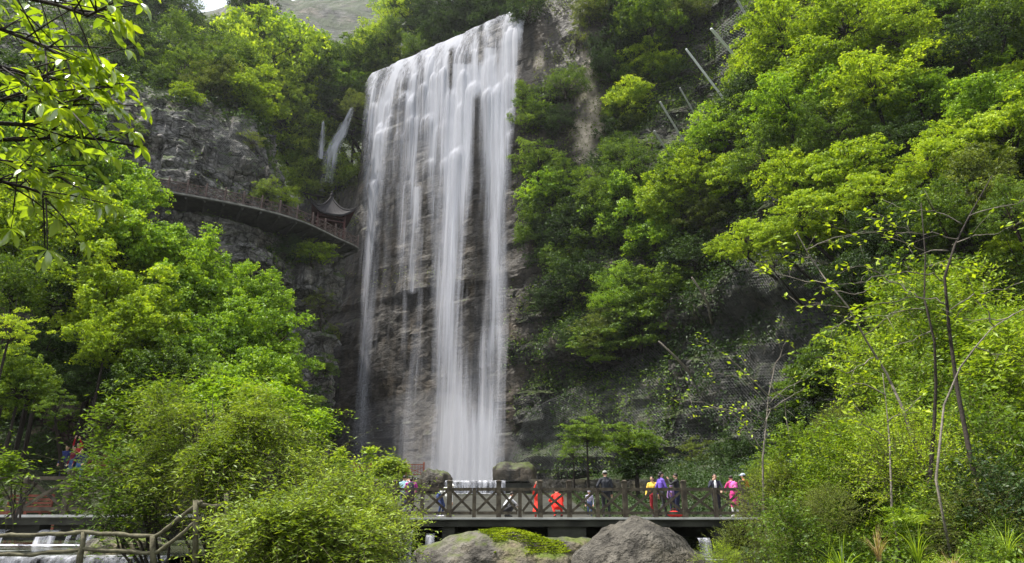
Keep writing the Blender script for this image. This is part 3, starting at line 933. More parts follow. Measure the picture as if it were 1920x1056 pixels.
# ============================================================ SCRUB ON THE CLIFFS
def reg_left(px, py, p):
    # bare rock wall above the walkway, bare band under it
    bare = (py > 175) & (py < 345) & (px > 225) & (px < 540)
    g = vnoise(p * 0.45, 4)
    return ~bare | (g > 0.42)
scrub(CL, 'undergrowth', 'dark scrub and ferns clinging to the left cliff', 'green', 30000, 5, 3, thr=0.42, region=reg_left)
scrub(CL, 'undergrowth', 'dark green bushes thick on the upper slope of the left cliff', 'dark', 26000, 6, 5, L=0.42, W=0.22, hgt=1.2, thr=-0.1, zmin=44, freq=0.1)
def reg_cl(px, py, p):
    return ((px < 655 + vnoise(p * 0.5, 8) * 8) & (py < 520)) | (px > 972)
scrub(CF, 'undergrowth', 'moss and ferns at both edges of the main waterfall', 'olive', 40000, 5, 8, thr=-0.05, region=lambda px, py, p: ((px < 690 - (py - 150) * 0.03) & (py < 430)) | (px > 965))
scrub(CF, 'undergrowth', 'green moss ledge low behind the waterfall', 'moss', 30000, 3, 9, L=0.2, W=0.15, hgt=0.1, thr=-0.2, region=lambda px, py, p: (np.abs(py - 522 - 0.00004 * (px - 760) ** 2) < 14 + 8 * vnoise(p * 0.4, 3)) & (px > 620) & (px < 880))
scrub(CR, 'undergrowth', 'dark creepers and ferns over the right cliff', 'dark', 90000, 4, 13, hgt=0.7, thr=-0.05, L=0.34, W=0.18)
scrub(CR, 'undergrowth', 'green shrubs and grass over the right cliff', 'green', 50000, 5, 17, hgt=0.9, thr=0.22, freq=0.12)

# ============================================================ TREES
T = tree_px
GL = 'lime trees over the walkway'
# upper left slope above the walkway wall
for a in [
    (500, 135, 96, 'lobed', 'lime', 'big lime-green tree bulging beside the narrow side waterfall, upper centre-left'),
    (462, 62, 40, 'feather', 'maple', 'feathery green tree just right of the patch of open sky'),
    (545, 85, 44, 'lobed', 'maple', 'rounded green tree under the foot of the far mountain'),
    (545, 225, 66, 'lobed', 'lime', 'yellow-green tree hanging over the right end of the bare wall'),
    (578, 170, 52, 'feather', 'lime', 'narrow lime tree leaning toward the cleft of the side waterfall'),
    (345, 90, 48, 'dense', 'green', 'dull green bushy tree left of the patch of open sky'),
    (300, 40, 60, 'dense', 'dark', 'dark evergreen tree high on the left cliff behind the big-leaved branch'),
    (402, 62, 26, 'sparse', 'olive', 'thin olive tree directly below the open sky'),
    (390, 165, 42, 'feather', 'olive', 'olive shrub tree on the brow of the bare wall'),
    (300, 150, 34, 'layered', 'green', 'small flat-topped green tree at the left brow of the bare wall'),
    (350, 180, 24, 'layered', 'lime', 'tiny pale flat-topped tree perched on the grey wall'),
    (250, 90, 55, 'dense', 'dark', 'dark bushy tree above the left wall near the branch tips'),
    (200, 30, 60, 'dense', 'green', 'green tree in the top left behind the overhanging leaves'),
    (440, 130, 44, 'lobed', 'green', 'mid green tree in the hollow behind the big lime tree'),
    (595, 245, 34, 'lobed', 'lime', 'small lime tree just above the twin side falls'),
    (570, 300, 34, 'dense', 'green', 'green bush tree between wall end and side falls'),
    (475, 265, 22, 'sparse', 'olive', 'scraggly shrub tree halfway down the netted wall'),
    (250, 240, 20, 'sparse', 'green', 'thin shrub tree at the left of the grey wall'),
    (576, 335, 36, 'lobed', 'lime', 'yellow-green tree left of the side fall above the pavilion'),
    (632, 325, 38, 'lobed', 'lime', 'yellow-green tree in front of the side fall above the pavilion'),
    (500, 360, 24, 'feather', 'willow', 'soft bush tree behind the walkway railing'),
    (535, 372, 22, 'feather', 'lime', 'lime bush behind the walkway railing near the pavilion'),
    (590, 300, 20, 'feather', 'green', 'little green tree at the foot of the twin side falls'),
    (560, 425, 34, 'layered', 'green', 'layered green tree hanging below the walkway near the pavilion'),
    (585, 470, 30, 'layered', 'lime', 'bright layered bush tree below the curved end of the walkway'),
    (535, 470, 28, 'dense', 'dark', 'dark shrub tree under the walkway'),
    (600, 560, 24, 'sparse', 'olive', 'thin olive shrub tree on the buttress below the pavilion'),
    (620, 625, 24, 'sparse', 'olive', 'pale straggling shrub tree halfway up the buttress edge'),
    (610, 690, 22, 'feather', 'green', 'green shrub tree low on the buttress edge'),
]:
    T(*a)
# cleft and plateau behind the lip
for a in [
    (640, 118, 40, 'lobed', 'green', 'green tree in the saddle left of the waterfall lip', 112),
    (700, 85, 40, 'feather', 'lime', 'yellow feathery tree against the far mountain', 118),
    (745, 40, 42, 'sparse', 'lime', 'airy yellow-green tree above the left of the waterfall lip', 116),
    (650, 160, 34, 'lobed', 'maple', 'green tree rising from the cleft beside the waterfall', 108),
    (700, 110, 36, 'lobed', 'green', 'green tree touching the left end of the waterfall lip', 108),
    (730, 70, 30, 'dense', 'green', 'short green tree standing on the left lip', 106),
    (620, 190, 30, 'dense', 'dark', 'dark tree in the depth of the cleft', 106),
    (665, 200, 26, 'feather', 'olive', 'olive shrub tree right of the slanting side fall', 103),
    (790, 45, 34, 'dense', 'dark', 'dark upright tree behind the waterfall lip, leftmost of three', 106),
    (835, 25, 42, 'dense', 'dark', 'dark tree behind the middle of the waterfall lip', 104),
    (770, 15, 34, 'feather', 'green', 'green tree between yellow tree and dark lip trees', 112),
    (890, 10, 44, 'dense', 'dark', 'dark tree overhanging the lip near the fall brightest strand', 101),
    (935, -10, 40, 'dense', 'green', 'green tree cut by the top edge above the right lip', 99),
    (745, -5, 34, 'feather', 'maple', 'green tree at the top edge right of the far mountain', 124),
    (600, 130, 36, 'lobed', 'green', 'green tree in the dark hollow beside the big lime tree', 106),
    (990, 20, 34, 'dense', 'dark', 'dark bush tree at the right end of the waterfall lip', 92),
]:
    T(*a[:6], Y=a[6])
# right cliff
for a in [
    (1000, 215, 34, 'dense', 'green', 'bluish green shrub tree touching the right edge of the waterfall'),
    (985, 180, 22, 'dense', 'green', 'small green shrub at the upper right edge of the waterfall'),
    (1060, 160, 34, 'feather', 'green', 'green tree in the crack left of the pale rock strip'),
    (1050, 230, 26, 'dense', 'dark', 'dark shrub tree between waterfall and pale rock strip'),
    (1080, 75, 24, 'sparse', 'olive', 'olive shrub tree on the grey wall at the top'),
    (1010, 300, 36, 'dense', 'green', 'dark green shrub on the ledge right of the falls'),
    (1060, 330, 34, 'feather', 'green', 'green shrub tree below the pale rock strip'),
    (1128, 120, 26, 'dense', 'dark', 'dark shrub tree at the top of the pale rock strip'),
    (1150, 90, 40, 'dense', 'dark', 'dark tree in the shaded corner above the pale strip'),
    (1168, 150, 36, 'feather', 'green', 'shaded green tree in the corner right of the pale strip'),
    (1150, 215, 22, 'dense', 'green', 'small green shrub tree right beside the pale strip'),
    (1140, 300, 30, 'dense', 'dark', 'dark shrub tree at the foot of the pale strip'),
    (1105, 20, 30, 'feather', 'olive', 'olive shrub tree above the grey wall, at the top edge'),
    (1150, 20, 55, 'dense', 'dark', 'black-green tree at the top edge right of the grey wall'),
    (1215, 50, 62, 'lobed', 'green', 'green tree at the top, leftmost of the tall upper right trees'),
    (1268, 22, 40, 'feather', 'green', 'green tree at the top edge left of the steel net posts'),
    (1222, 120, 44, 'layered', 'lime', 'yellow-green layered tree below the top edge, upper middle right'),
    (1262, 140, 34, 'layered', 'green', 'green layered tree just left of the brightest steel post'),
    (1180, 190, 46, 'layered', 'lime', 'lime layered tree whose tip points left beside the pale strip'),
    (1185, 235, 34, 'feather', 'olive', 'olive feathery tree behind the slanted steel rods'),
    (1160, 250, 34, 'dense', 'dark', 'dark tree right of the pale rock strip'),
    (1190, 310, 50, 'feather', 'green', 'green tree halfway up between strip and slanted rods'),
    (1120, 370, 50, 'feather', 'green', 'soft green tree below the pale strip, on the dark gully'),
    (1030, 390, 44, 'dense', 'green', 'dull green tree right of the falls at mid height'),
    (1000, 440, 34, 'dense', 'green', 'dull shrub tree beside the falls at mid height'),
    (1080, 430, 44, 'dense', 'dark', 'dark tree in the gully right of the falls'),
    (1060, 490, 40, 'dense', 'green', 'shaded tree low in the gully right of the falls'),
    (1180, 400, 58, 'lobed', 'maple', 'rounded green tree in the middle of the right slope'),
    (1250, 370, 48, 'lobed', 'lime', 'lime tree behind the middle of the right slope'),
    (1310, 335, 52, 'layered', 'lime', 'wide lime tree below the slanted rods'),
    (1370, 330, 52, 'layered', 'lime', 'lime tree at the centre of the upper right slope'),
    (1235, 450, 56, 'layered', 'maple', 'layered green tree with flat tiers above the two big tiered trees'),
    (1160, 560, 52, 'feather', 'maple', 'feathery green tree tier left of the netted slope'),
    (1200, 600, 62, 'layered', 'green', 'green tiered tree spreading left over the lower cliff'),
    (1255, 540, 58, 'layered', 'green', 'green tiered tree beside the leaning dead trunk'),
    (1130, 640, 46, 'layered', 'green', 'lowest tip of the tiered trees left of the net'),
    (1090, 550, 34, 'sparse', 'willow', 'grey-green airy tree poking out left of the tiered trees'),
    (1075, 630, 28, 'dense', 'dark', 'dark shrub tree low on the right of the falls'),
    (1020, 560, 26, 'dense', 'dark', 'dark shrub tree low near the falls'),
    (1330, 400, 46, 'feather', 'olive', 'olive tree in shade right of the lime trees'),
    (1300, 480, 50, 'dense', 'dark', 'dark tree in the shade above the leaning trunk'),
    (1368, 205, 34, 'layered', 'green', 'green tree beneath the long steel post'),
    (1425, 225, 52, 'layered', 'green', 'green tree left of the great lime tree'),
    (1420, 130, 52, 'layered', 'lime', 'lime tree right of the brightest steel post'),
    (1388, 122, 20, 'feather', 'lime', 'small lime tree at the foot of the brightest steel post'),
    (1452, 10, 30, 'dense', 'olive', 'olive tree among the rockfall posts at the top'),
]:
    T(*a)
# nearer right slope: brightest crowns
for a in [
    (1470, 60, 70, 'layered', 'lime', 'great bright lime crown at the top, left lobe', 50),
    (1580, 40, 74, 'layered', 'lime', 'great bright lime crown at the top, middle lobe', 49),
    (1680, 55, 56, 'layered', 'lime', 'great bright lime crown at the top, right lobe', 48),
    (1740, 100, 46, 'layered', 'lime', 'outermost lime crown reaching toward the dark rocks', 48),
    (1530, 140, 70, 'layered', 'lime', 'lime tree under the great top crown', 49),
    (1640, 160, 72, 'layered', 'lime', 'lime tree in the middle of the upper right', 47),
    (1720, 175, 50, 'layered', 'maple', 'fresh green tree with its edge against dark rock', 46),
    (1480, 200, 66, 'layered', 'maple', 'green tree with shaded underside in the upper right', 50),
    (1580, 240, 60, 'feather', 'green', 'green tree shaded by the great lime crown', 47),
    (1430, 290, 50, 'dense', 'green', 'dull green tree left of the lower bright crown', 50),
    (1500, 330, 60, 'layered', 'lime', 'lower bright crown, left half', 42),
    (1590, 320, 66, 'layered', 'lime', 'lower bright crown, right half', 41),
    (1640, 360, 50, 'layered', 'lime', 'lower bright crown, drooping right edge', 40),
    (1500, 400, 50, 'layered', 'lime', 'yellow crown over the netted rock', 40),
    (1400, 450, 44, 'layered', 'lime', 'bright branch spray reaching left over the net', 40),
    (1350, 465, 26, 'layered', 'lime', 'tip of the bright spray at the left of the net', 40.5),
    (1460, 445, 36, 'layered', 'lime', 'bright spray in the middle above the net', 39.5),
    (1450, 490, 26, 'sparse', 'lime', 'thin spray hanging on the netted rock', 39.5),
    (1870, 40, 60, 'dense', 'green', 'dark green tree in the top right corner', 46),
    (1810, 90, 50, 'dense', 'dark', 'black-green tree left of the top right corner', 46),
    (1850, 190, 60, 'layered', 'maple', 'pale green tree under the top right corner', 38),
    (1890, 240, 64, 'layered', 'lime', 'bright lime tree at the right edge, upper', 36),
    (1800, 270, 56, 'layered', 'lime', 'bright lime tree left of the right-edge one', 37),
    (1740, 300, 46, 'layered', 'lime', 'lime tree above the bare branches', 37),
    (1700, 260, 40, 'dense', 'dark', 'dark tree gap filler between two lime crowns', 42),
    (1830, 350, 60, 'dense', 'olive', 'grey-green bushy tree at the right', 33),
    (1760, 390, 50, 'dense', 'green', 'shaded green tree behind the tall sapling', 34),
    (1900, 400, 60, 'feather', 'green', 'green tree at the right edge, middle height', 31),
    (1900, 465, 36, 'layered', 'lime', 'small bright spray at the right edge', 26),
    (1660, 440, 52, 'dense', 'dark', 'dark tree behind the bare grey branches', 38),
    (1600, 520, 56, 'dense', 'dark', 'dark tree in shade behind the leaning sapling', 36),
    (1720, 520, 56, 'dense', 'green', 'green-black tree behind the forked sapling', 33),
    (1840, 520, 60, 'dense', 'green', 'shaded green tree right of the tall sapling', 29),
    (1560, 660, 56, 'layered', 'green', 'flat-tiered green tree behind the bare shrub', 32),
    (1520, 720, 56, 'layered', 'green', 'low tiered green tree right of the net', 31),
    (1640, 600, 50, 'dense', 'dark', 'dark tree low behind the leaning sapling', 32),
    (1750, 620, 60, 'layered', 'lime', 'fresh layered tree behind the tall saplings', 24),
    (1880, 620, 60, 'layered', 'maple', 'fresh green tree at the right edge, lower', 22),
    (1650, 720, 60, 'dense', 'green', 'green bush tree behind the foreground scrub', 26),
    (1480, 800, 44, 'dense', 'dark', 'dark bush behind the bare shrub', 33),
    (1560, 820, 50, 'dense', 'dark', 'dark bush behind the right bank plants', 28),
    (1190, 830, 44, 'layered', 'green', 'flat-topped tree with tiers behind the bridge', 40),
    (1195, 868, 36, 'layered', 'dark', 'shaded lower tier tree behind the bridge', 40),
    (1100, 810, 34, 'layered', 'green', 'slender flat tree behind the bridge, left of the tiered one', 42),
    (1075, 845, 28, 'sparse', 'green', 'thin shrub tree behind the bridge near the rock foot', 44),
    (1300, 850, 34, 'sparse', 'olive', 'thin olive shrub against the netted rock', 42),
    (1390, 850, 40, 'dense', 'dark', 'dark shrub behind the people at the right of the bridge', 36),
    (1430, 890, 30, 'feather', 'green', 'green shrub behind the pink-dressed person', 31),
]:
    T(*a[:6], Y=a[6])
# left bank: the big maples
for a in [
    (60, 300, 90, 'lobed', 'maple', 'maple crown behind the big-leaved branch', 36),
    (150, 340, 84, 'lobed', 'maple', 'topmost maple crown below the walkway start', 37),
    (215, 385, 66, 'lobed', 'maple', 'maple crown touching the start of the walkway', 37),
    (40, 420, 90, 'lobed', 'lime', 'yellow-green crown at the left edge, upper', 33),
    (140, 460, 84, 'lobed', 'lime', 'yellow-green crown in the midst of the left maples', 33),
    (240, 470, 76, 'lobed', 'maple', 'green maple crown below the walkway start', 35),
    (300, 480, 48, 'lobed', 'maple', 'small maple crown notch under the dark overhang', 36),
    (365, 490, 52, 'lobed', 'maple', 'maple with a pointed top under the dark overhang', 36),
    (350, 560, 66, 'lobed', 'maple', 'shaded maple middle under the pointed one', 35),
    (420, 560, 54, 'lobed', 'maple', 'maple crown below the rock band', 36),
    (480, 550, 46, 'lobed', 'maple', 'rightmost high maple crown with a domed top', 37),
    (500, 620, 58, 'lobed', 'maple', 'maple crown bulging right over the buttress foot', 36),
    (440, 650, 60, 'lobed', 'maple', 'maple crown in the middle right of the left trees', 34),
    (535, 690, 44, 'lobed', 'maple', 'lowest right maple crown beside the rock', 35),
    (200, 560, 76, 'lobed', 'lime', 'lit yellow maple in the centre of the left bank', 31),
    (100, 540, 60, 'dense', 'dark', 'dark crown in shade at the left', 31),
    (30, 540, 56, 'dense', 'green', 'shaded crown at the left edge', 29),
    (270, 620, 66, 'lobed', 'lime', 'yellow-green crown sloping down to the right', 31),
    (200, 640, 50, 'lobed', 'lime', 'low yellow-green crown over the dark wall', 29),
    (350, 660, 60, 'lobed', 'maple', 'maple crown over the dark hollow', 32),
    (470, 730, 60, 'lobed', 'maple', 'maple crown just above the willowy bush', 31),
    (380, 740, 56, 'lobed', 'green', 'shaded maple above the willowy bush', 30),
    (290, 710, 56, 'lobed', 'green', 'shaded maple at the left over the red benches', 29),
    (40, 720, 50, 'lobed', 'green', 'dark-leaved crown at the left edge over the terrace', 27),
    (110, 760, 34, 'sparse', 'green', 'sparse sapling crown over the terrace', 26),
    (560, 770, 34, 'feather', 'green', 'green shrub tree at the foot of the buttress', 40),
    (20, 620, 44, 'sparse', 'lime', 'lime twigs crown at the left edge', 24),
    (50, 200, 90, 'dense', 'dark', 'dark tree behind the upper left leaves', 40),
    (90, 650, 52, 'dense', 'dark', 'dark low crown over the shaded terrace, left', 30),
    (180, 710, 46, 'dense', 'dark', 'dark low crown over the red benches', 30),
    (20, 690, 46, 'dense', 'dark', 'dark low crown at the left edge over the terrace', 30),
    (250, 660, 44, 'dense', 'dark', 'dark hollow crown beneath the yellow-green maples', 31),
]:
    T(*a[:6], Y=a[6])
# ---- the forest mass between the named crowns
def fill(n, poly, rr, kinds, label, group, seed, lift=0.45, sep=0.75, avoid=None):
    g = random.Random(seed)
    xs_ = [p[0] for p in poly]; ys_ = [p[1] for p in poly]
    def inside(x, y):
        c = False; j = len(poly) - 1
        for i in range(len(poly)):
            if (poly[i][1] > y) != (poly[j][1] > y) and x < (poly[j][0] - poly[i][0]) * (y - poly[i][1]) / (poly[j][1] - poly[i][1]) + poly[i][0]: c = not c
            j = i
        return c
    done = []; k = 0
    while len(done) < n and k < 6000:
        k += 1
        x = g.uniform(min(xs_), max(xs_)); y = g.uniform(min(ys_), max(ys_)); r = g.uniform(*rr)
        if not inside(x, y) or (avoid and avoid(x, y)): continue
        if any((x - a) ** 2 + (y - b) ** 2 < (sep * (r + c) * 0.5) ** 2 * 1.6 for a, b, c in done): continue
        done.append((x, y, r))
        st, mk = g.choice(kinds)
        tree_px(x, y, r, st, mk, label[mk], lift=lift, group=group)
    return len(done)
POSTS = [((1381, -2), (1420, 68)), ((1334, 55), (1367, 93)), ((1287, 93), (1340, 163)), ((1238, 192), (1273, 250)), ((1227, 246), (1252, 286)), ((1275, 165), (1300, 210)), ((1340, 60), (1410, 40))]
def near_post(x, y, d=46):
    p = Vector((x, y, 0))
    for a, b in POSTS:
        a = Vector((*a, 0)); b = Vector((*b, 0)); t = max(0, min(1, (p - a).dot(b - a) / (b - a).length_squared))
        if (p - a - (b - a) * t).length < d: return True
    return False
LBR = {'dark': 'dark bushy tree in the shaded mass of the right slope', 'green': 'green bushy tree in the thick mass of the right slope', 'olive': 'olive feathery tree in the mass of the right slope', 'maple': 'fresh green tree in the mass of the right slope', 'lime': 'lime tree in the mass of the right slope'}
fill(70, [(1175, -20), (1960, -20), (1960, 620), (1650, 620), (1560, 470), (1330, 430), (1290, 560), (1240, 640), (1090, 640), (1000, 520), (990, 330), (1080, 345), (1160, 330), (1175, 180)], (34, 62),
     [('dense', 'dark'), ('layered', 'green'), ('feather', 'green'), ('feather', 'olive'), ('layered', 'maple'), ('layered', 'lime')], LBR, 'forest on the right slope', 5, lift=0.15,
     avoid=near_post)
LBL = {'dark': 'dark bushy tree in the forest above the left wall', 'green': 'green bushy tree in the forest above the left wall', 'olive': 'olive feathery tree in the forest above the left wall', 'maple': 'fresh green tree in the forest above the left wall', 'lime': 'lime tree in the forest above the left wall'}
fill(42, [(140, -20), (370, -20), (385, 50), (430, 50), (440, -20), (520, -10), (600, 60), (640, 130), (640, 190), (600, 330), (560, 330), (470, 200), (400, 150), (230, 140), (160, 80)], (28, 50),
     [('dense', 'dark'), ('dense', 'green'), ('feather', 'green'), ('lobed', 'maple'), ('lobed', 'lime'), ('feather', 'olive')], LBL, 'forest above the left wall', 6, lift=0.3,
     avoid=lambda x, y: (350 < x < 455 and y < 62) or (500 < x and y < 95))
LBT = {'dark': 'dark tree in the wood behind the waterfall lip', 'green': 'green tree in the wood behind the waterfall lip', 'lime': 'yellow-green tree in the wood behind the waterfall lip'}
g_ = random.Random(9)
for (x, r, z0, st, mk) in [(-30, 4, 66, 'lobed', 'green'), (-27, 4, 71, 'feather', 'lime'), (-23, 4.5, 75, 'lobed', 'green'), (-19, 4, 76, 'feather', 'lime'), (-16, 4, 75.5, 'dense', 'green'), (-13, 4.5, 78, 'dense', 'dark'),
                      (-11, 4, 75, 'dense', 'dark'), (-8, 4.5, 79, 'dense', 'dark'), (-7, 4, 75.5, 'dense', 'dark'), (-4, 4.5, 79, 'dense', 'dark'), (-2.5, 4, 76, 'dense', 'dark'), (0, 4.5, 80, 'dense', 'dark'), (1, 3.6, 77, 'dense', 'dark'), (4, 4.5, 79, 'dense', 'dark'),
                      (-12, 4.5, 84, 'dense', 'dark'), (-6, 5, 85, 'dense', 'dark'), (-1, 5, 86, 'dense', 'dark'), (3, 4, 86, 'dense', 'dark')]:
    yl = 102 - (x + 25.3) * 17 / 26.5 + 7 + g_.uniform(0, 3) + max(0, z0 - 79) * 0.6
    tree_at((x, yl, z0 + r * 0.9), r, st, mk, LBT[mk], root=(x, yl + 0.5, gz(x, yl + 0.5)) , group='wood behind the waterfall lip')
LBB = {'dark': 'dark bush in the shade under the left maples', 'green': 'green bush in the shade under the left maples'}
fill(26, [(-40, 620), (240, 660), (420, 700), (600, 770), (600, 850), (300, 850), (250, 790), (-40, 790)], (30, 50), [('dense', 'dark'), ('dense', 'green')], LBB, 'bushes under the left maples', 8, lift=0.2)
# ============================================================ BUILT THINGS
M_WOOD = simple_mat('weathered_wood', (0.055, 0.042, 0.030), 0.85, 0.4, 5, bump=0.4, c2=(0.095, 0.08, 0.055))
M_WOODG = simple_mat('mossy_wood', (0.085, 0.075, 0.045), 0.9, 0.35, 7, bump=0.5, c2=(0.14, 0.13, 0.08))
M_RED = simple_mat('red_brown_wood', (0.17, 0.055, 0.035), 0.75, 0.3, 5)
M_RAILR = simple_mat('dull_red_wood', (0.085, 0.058, 0.05), 0.8, 0.3, 5)
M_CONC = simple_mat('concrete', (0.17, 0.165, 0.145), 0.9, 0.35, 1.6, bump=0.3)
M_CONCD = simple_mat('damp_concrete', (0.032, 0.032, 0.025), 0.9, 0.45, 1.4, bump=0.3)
M_EDGE = simple_mat('pale_edge', (0.42, 0.42, 0.40), 0.8, 0.15, 3)
M_TILE = simple_mat('roof_tile', (0.022, 0.020, 0.022), 0.9, 0.3, 6)
M_LACQ = simple_mat('red_lacquer', (0.05, 0.010, 0.009), 0.6, 0.2, 4)
M_STEEL = simple_mat('steel', (0.75, 0.76, 0.78), 0.45, 0.1, 4, metal=0.0)
M_STEELD = simple_mat('dull_steel', (0.42, 0.42, 0.43), 0.6, 0.2, 4, metal=0.0)
M_WIRE = simple_mat('wire', (0.13, 0.135, 0.13), 0.6, 0.1, 4)
Z = Vector((0, 0, 1))
M_BLD1 = rock_mat('boulder_brown', (0.038, 0.034, 0.029), (0.095, 0.086, 0.07), (0.165, 0.152, 0.128), moss=-3.5, bed=0.0, crack=0.10, bump=1.6, warmth=0.5, sc=2.6, warm=(0.15, 0.125, 0.08), mosscol=(0.09, 0.11, 0.025))
M_BLD2 = rock_mat('boulder_mossy', (0.04, 0.036, 0.03), (0.11, 0.10, 0.085), (0.20, 0.185, 0.155), moss=-1.2, bed=0.0, crack=0.10, warmth=0.5, sc=2.0, warm=(0.30, 0.24, 0.12), mosscol=(0.075, 0.10, 0.015))

# ---- footbridge: one deck of two runs with posts, rails and crossed braces
DECK = -0.09
def railing(root, pts, tall, mid, rail_z, bot_z, tall_h, mid_h, pw, base_z, mat, xb=True, braces=True):
    """tall / mid: positions (x,y) of posts in order; everything local to root"""
    allp = sorted([(p, True) for p in tall] + [(p, False) for p in mid], key=lambda t: pts(t[0]))
    for p, t in allp:
        h = tall_h if t else mid_h
        w = pw if t else pw * 0.75
        b = MB().box((p[0], p[1], base_z + h / 2), (w, w, h))
        o = b.obj('post', mat, root)
        if t:
            MB().box((p[0], p[1], base_z + h + 0.022), (w * 1.22, w * 1.22, 0.04)).box((p[0], p[1], base_z + h + 0.06), (w * 0.9, w * 0.9, 0.035), taper=0.5).obj('post_cap', mat, o)
    q = [Vector((p[0], p[1], 0)) for p, _ in allp]
    for i in range(len(q) - 1):
        a, b = q[i], q[i + 1]
        d = (b - a).normalized() * (pw * 0.5)
        a2, b2 = a + d, b - d
        MB().bar(a2 + Z * (base_z + rail_z), b2 + Z * (base_z + rail_z), 0.09, 0.10).obj('top_rail', mat, root)
        MB().bar(a2 + Z * (base_z + bot_z), b2 + Z * (base_z + bot_z), 0.08, 0.10).obj('bottom_rail', mat, root)
        if braces:
            lo, hi = base_z + bot_z + 0.06, base_z + rail_z - 0.06
            nrm = (b2 - a2).normalized().cross(Z) * 0.022
            m = MB().bar(a2 + Z * lo + nrm, b2 + Z * hi + nrm, 0.035, 0.085)
            m.bar(a2 + Z * hi - nrm, b2 + Z * lo - nrm, 0.035, 0.085)
            m.obj('cross_brace', mat, root)

def px2x(px, Y, py=960):
    return P(px, py, Y).x
br = empty('footbridge', (1.5, 26.2, DECK - 1.3))
tag(br, 'long dark timber footbridge with crossed braces in front of the plunge pool', 'footbridge')
bl = br.location
def loc(v): return Vector(v) - bl
# deck of the right run
dk = MB().box(loc((2.9, 26.2, DECK - 0.045)), (15.4, 2.5, 0.09)); dk.obj('deck', M_CONC, br)
MB().box(loc((2.9, 24.93, DECK - 0.035)), (15.4, 0.05, 0.062)).obj('deck_edge', M_EDGE, br)
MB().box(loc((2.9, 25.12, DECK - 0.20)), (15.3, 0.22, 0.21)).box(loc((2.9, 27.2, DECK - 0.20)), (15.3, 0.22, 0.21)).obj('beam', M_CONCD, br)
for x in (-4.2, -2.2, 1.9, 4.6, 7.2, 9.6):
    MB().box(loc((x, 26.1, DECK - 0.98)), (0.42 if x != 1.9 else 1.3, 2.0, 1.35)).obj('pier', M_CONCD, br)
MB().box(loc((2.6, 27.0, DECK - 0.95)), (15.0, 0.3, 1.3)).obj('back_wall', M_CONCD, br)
tp = [px2x(p, 25.05) for p in (739, 842, 935, 1013, 1068, 1173, 1285, 1397, 1470)]
mp = [px2x(p, 25.05) for p in (791, 889, 975, 1121, 1230, 1343, 1434)]
railing(br, lambda p: p[0], [(x - bl.x, 25.05 - bl.y) for x in tp], [(x - bl.x, 25.05 - bl.y) for x in mp], 0.93, 0.14, 1.17, 0.98, 0.17, DECK - bl.z, M_WOOD)
# left run, nearer the camera
lx0, lx1, ly = -18.0, -7.2, 20.2
dL = 0.0
MB().box(loc(((lx0 + lx1) / 2, ly + 1.1, dL - 0.045)), (lx1 - lx0, 2.3, 0.09)).obj('deck', M_CONC, br)
MB().box(loc(((lx0 + lx1) / 2, ly - 0.075, dL - 0.035)), (lx1 - lx0, 0.05, 0.062)).obj('deck_edge', M_EDGE, br)
MB().box(loc(((lx0 + lx1) / 2, ly + 0.10, dL - 0.18)), (lx1 - lx0, 0.2, 0.18)).obj('beam', M_CONCD, br)
k = MB(); k.add([loc(v) for v in [(-7.21, 20.1, -0.003), (-4.7, 24.9, DECK - 0.003), (-4.7, 27.4, DECK - 0.003), (-7.21, 22.4, -0.003), (-7.21, 20.1, -0.3), (-4.7, 24.9, -0.4), (-4.7, 27.4, -0.4), (-7.21, 22.4, -0.3)]],
              [(0, 1, 2, 3), (7, 6, 5, 4), (0, 4, 5, 1), (1, 5, 6, 2), (2, 6, 7, 3), (3, 7, 4, 0)])
k.obj('deck', M_CONC, br)
for a, b in ((-18, -16.0), (-15.45, -13.35), (-12.95, -11.3), (-10.9, -9.2), (-8.8, -7.3)):
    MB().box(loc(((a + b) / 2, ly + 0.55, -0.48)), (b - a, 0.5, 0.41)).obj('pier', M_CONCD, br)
lt = [-17.7, -15.05, -12.55, -10.0, -7.45]
lm = [(a + b) / 2 for a, b in zip(lt[:-1], lt[1:])]
railing(br, lambda p: p[0], [(x - bl.x, ly - bl.y) for x in lt], [(x - bl.x, ly - bl.y) for x in lm], 0.98, 0.15, 1.15, 1.02, 0.17, dL - bl.z, M_WOOD)
railing(br, lambda p: p[0], [(-7.1 - bl.x, 20.6 - bl.y), (-5.9 - bl.x, 22.8 - bl.y), (-4.75 - bl.x, 24.9 - bl.y)], [], 0.95, 0.15, 1.15, 1.02, 0.17, -0.05 - bl.z, M_WOOD)

# ---- small falls under the bridge and the weirs
def curtain(x0, x1, y, ztop, zbot, fl, thick=0.25, seed=1, mat=None):
    n, m = max(8, int((x1 - x0) / 0.06)), 14
    v = []; a = []
    for i in range(n + 1):
        x = x0 + (x1 - x0) * i / n
        w = 0.05 * math.sin(x * 7 + seed) + 0.03 * math.sin(x * 19 + seed * 2)
        for j in range(m + 1):
            t = j / m
            v.append((x, y + 0.18 - thick * math.sqrt(t) - w * t - 0.18 * min(1, t * 5), ztop - (ztop - zbot) * max(0, (t - 0.08)) / 0.92))
            a.append(fl * (0.75 + 0.35 * math.sin(x * 5.3 + seed) * math.sin(x * 11.7)))
    idx = np.arange((n + 1) * (m + 1)).reshape(n + 1, m + 1)
    f = np.stack([idx[:-1, :-1], idx[1:, :-1], idx[1:, 1:], idx[:-1, 1:]], -1).reshape(-1, 4)
    o = obj('small_waterfall', mesh_np('small_waterfall', np.array(v), f, mat or M_FALLS, True, {'flow': np.array(a)}))
    return tag(o, kind='structure')
M_FALLS = fall_mat('small_fall_water', 0.75, 3.0)
curtain(px2x(-40, 20.3), px2x(26, 20.3), 20.25, -0.40, -0.82, .6, seed=2)
curtain(px2x(86, 20.3), px2x(122, 20.3), 20.25, -0.40, -0.82, .62, seed=5)
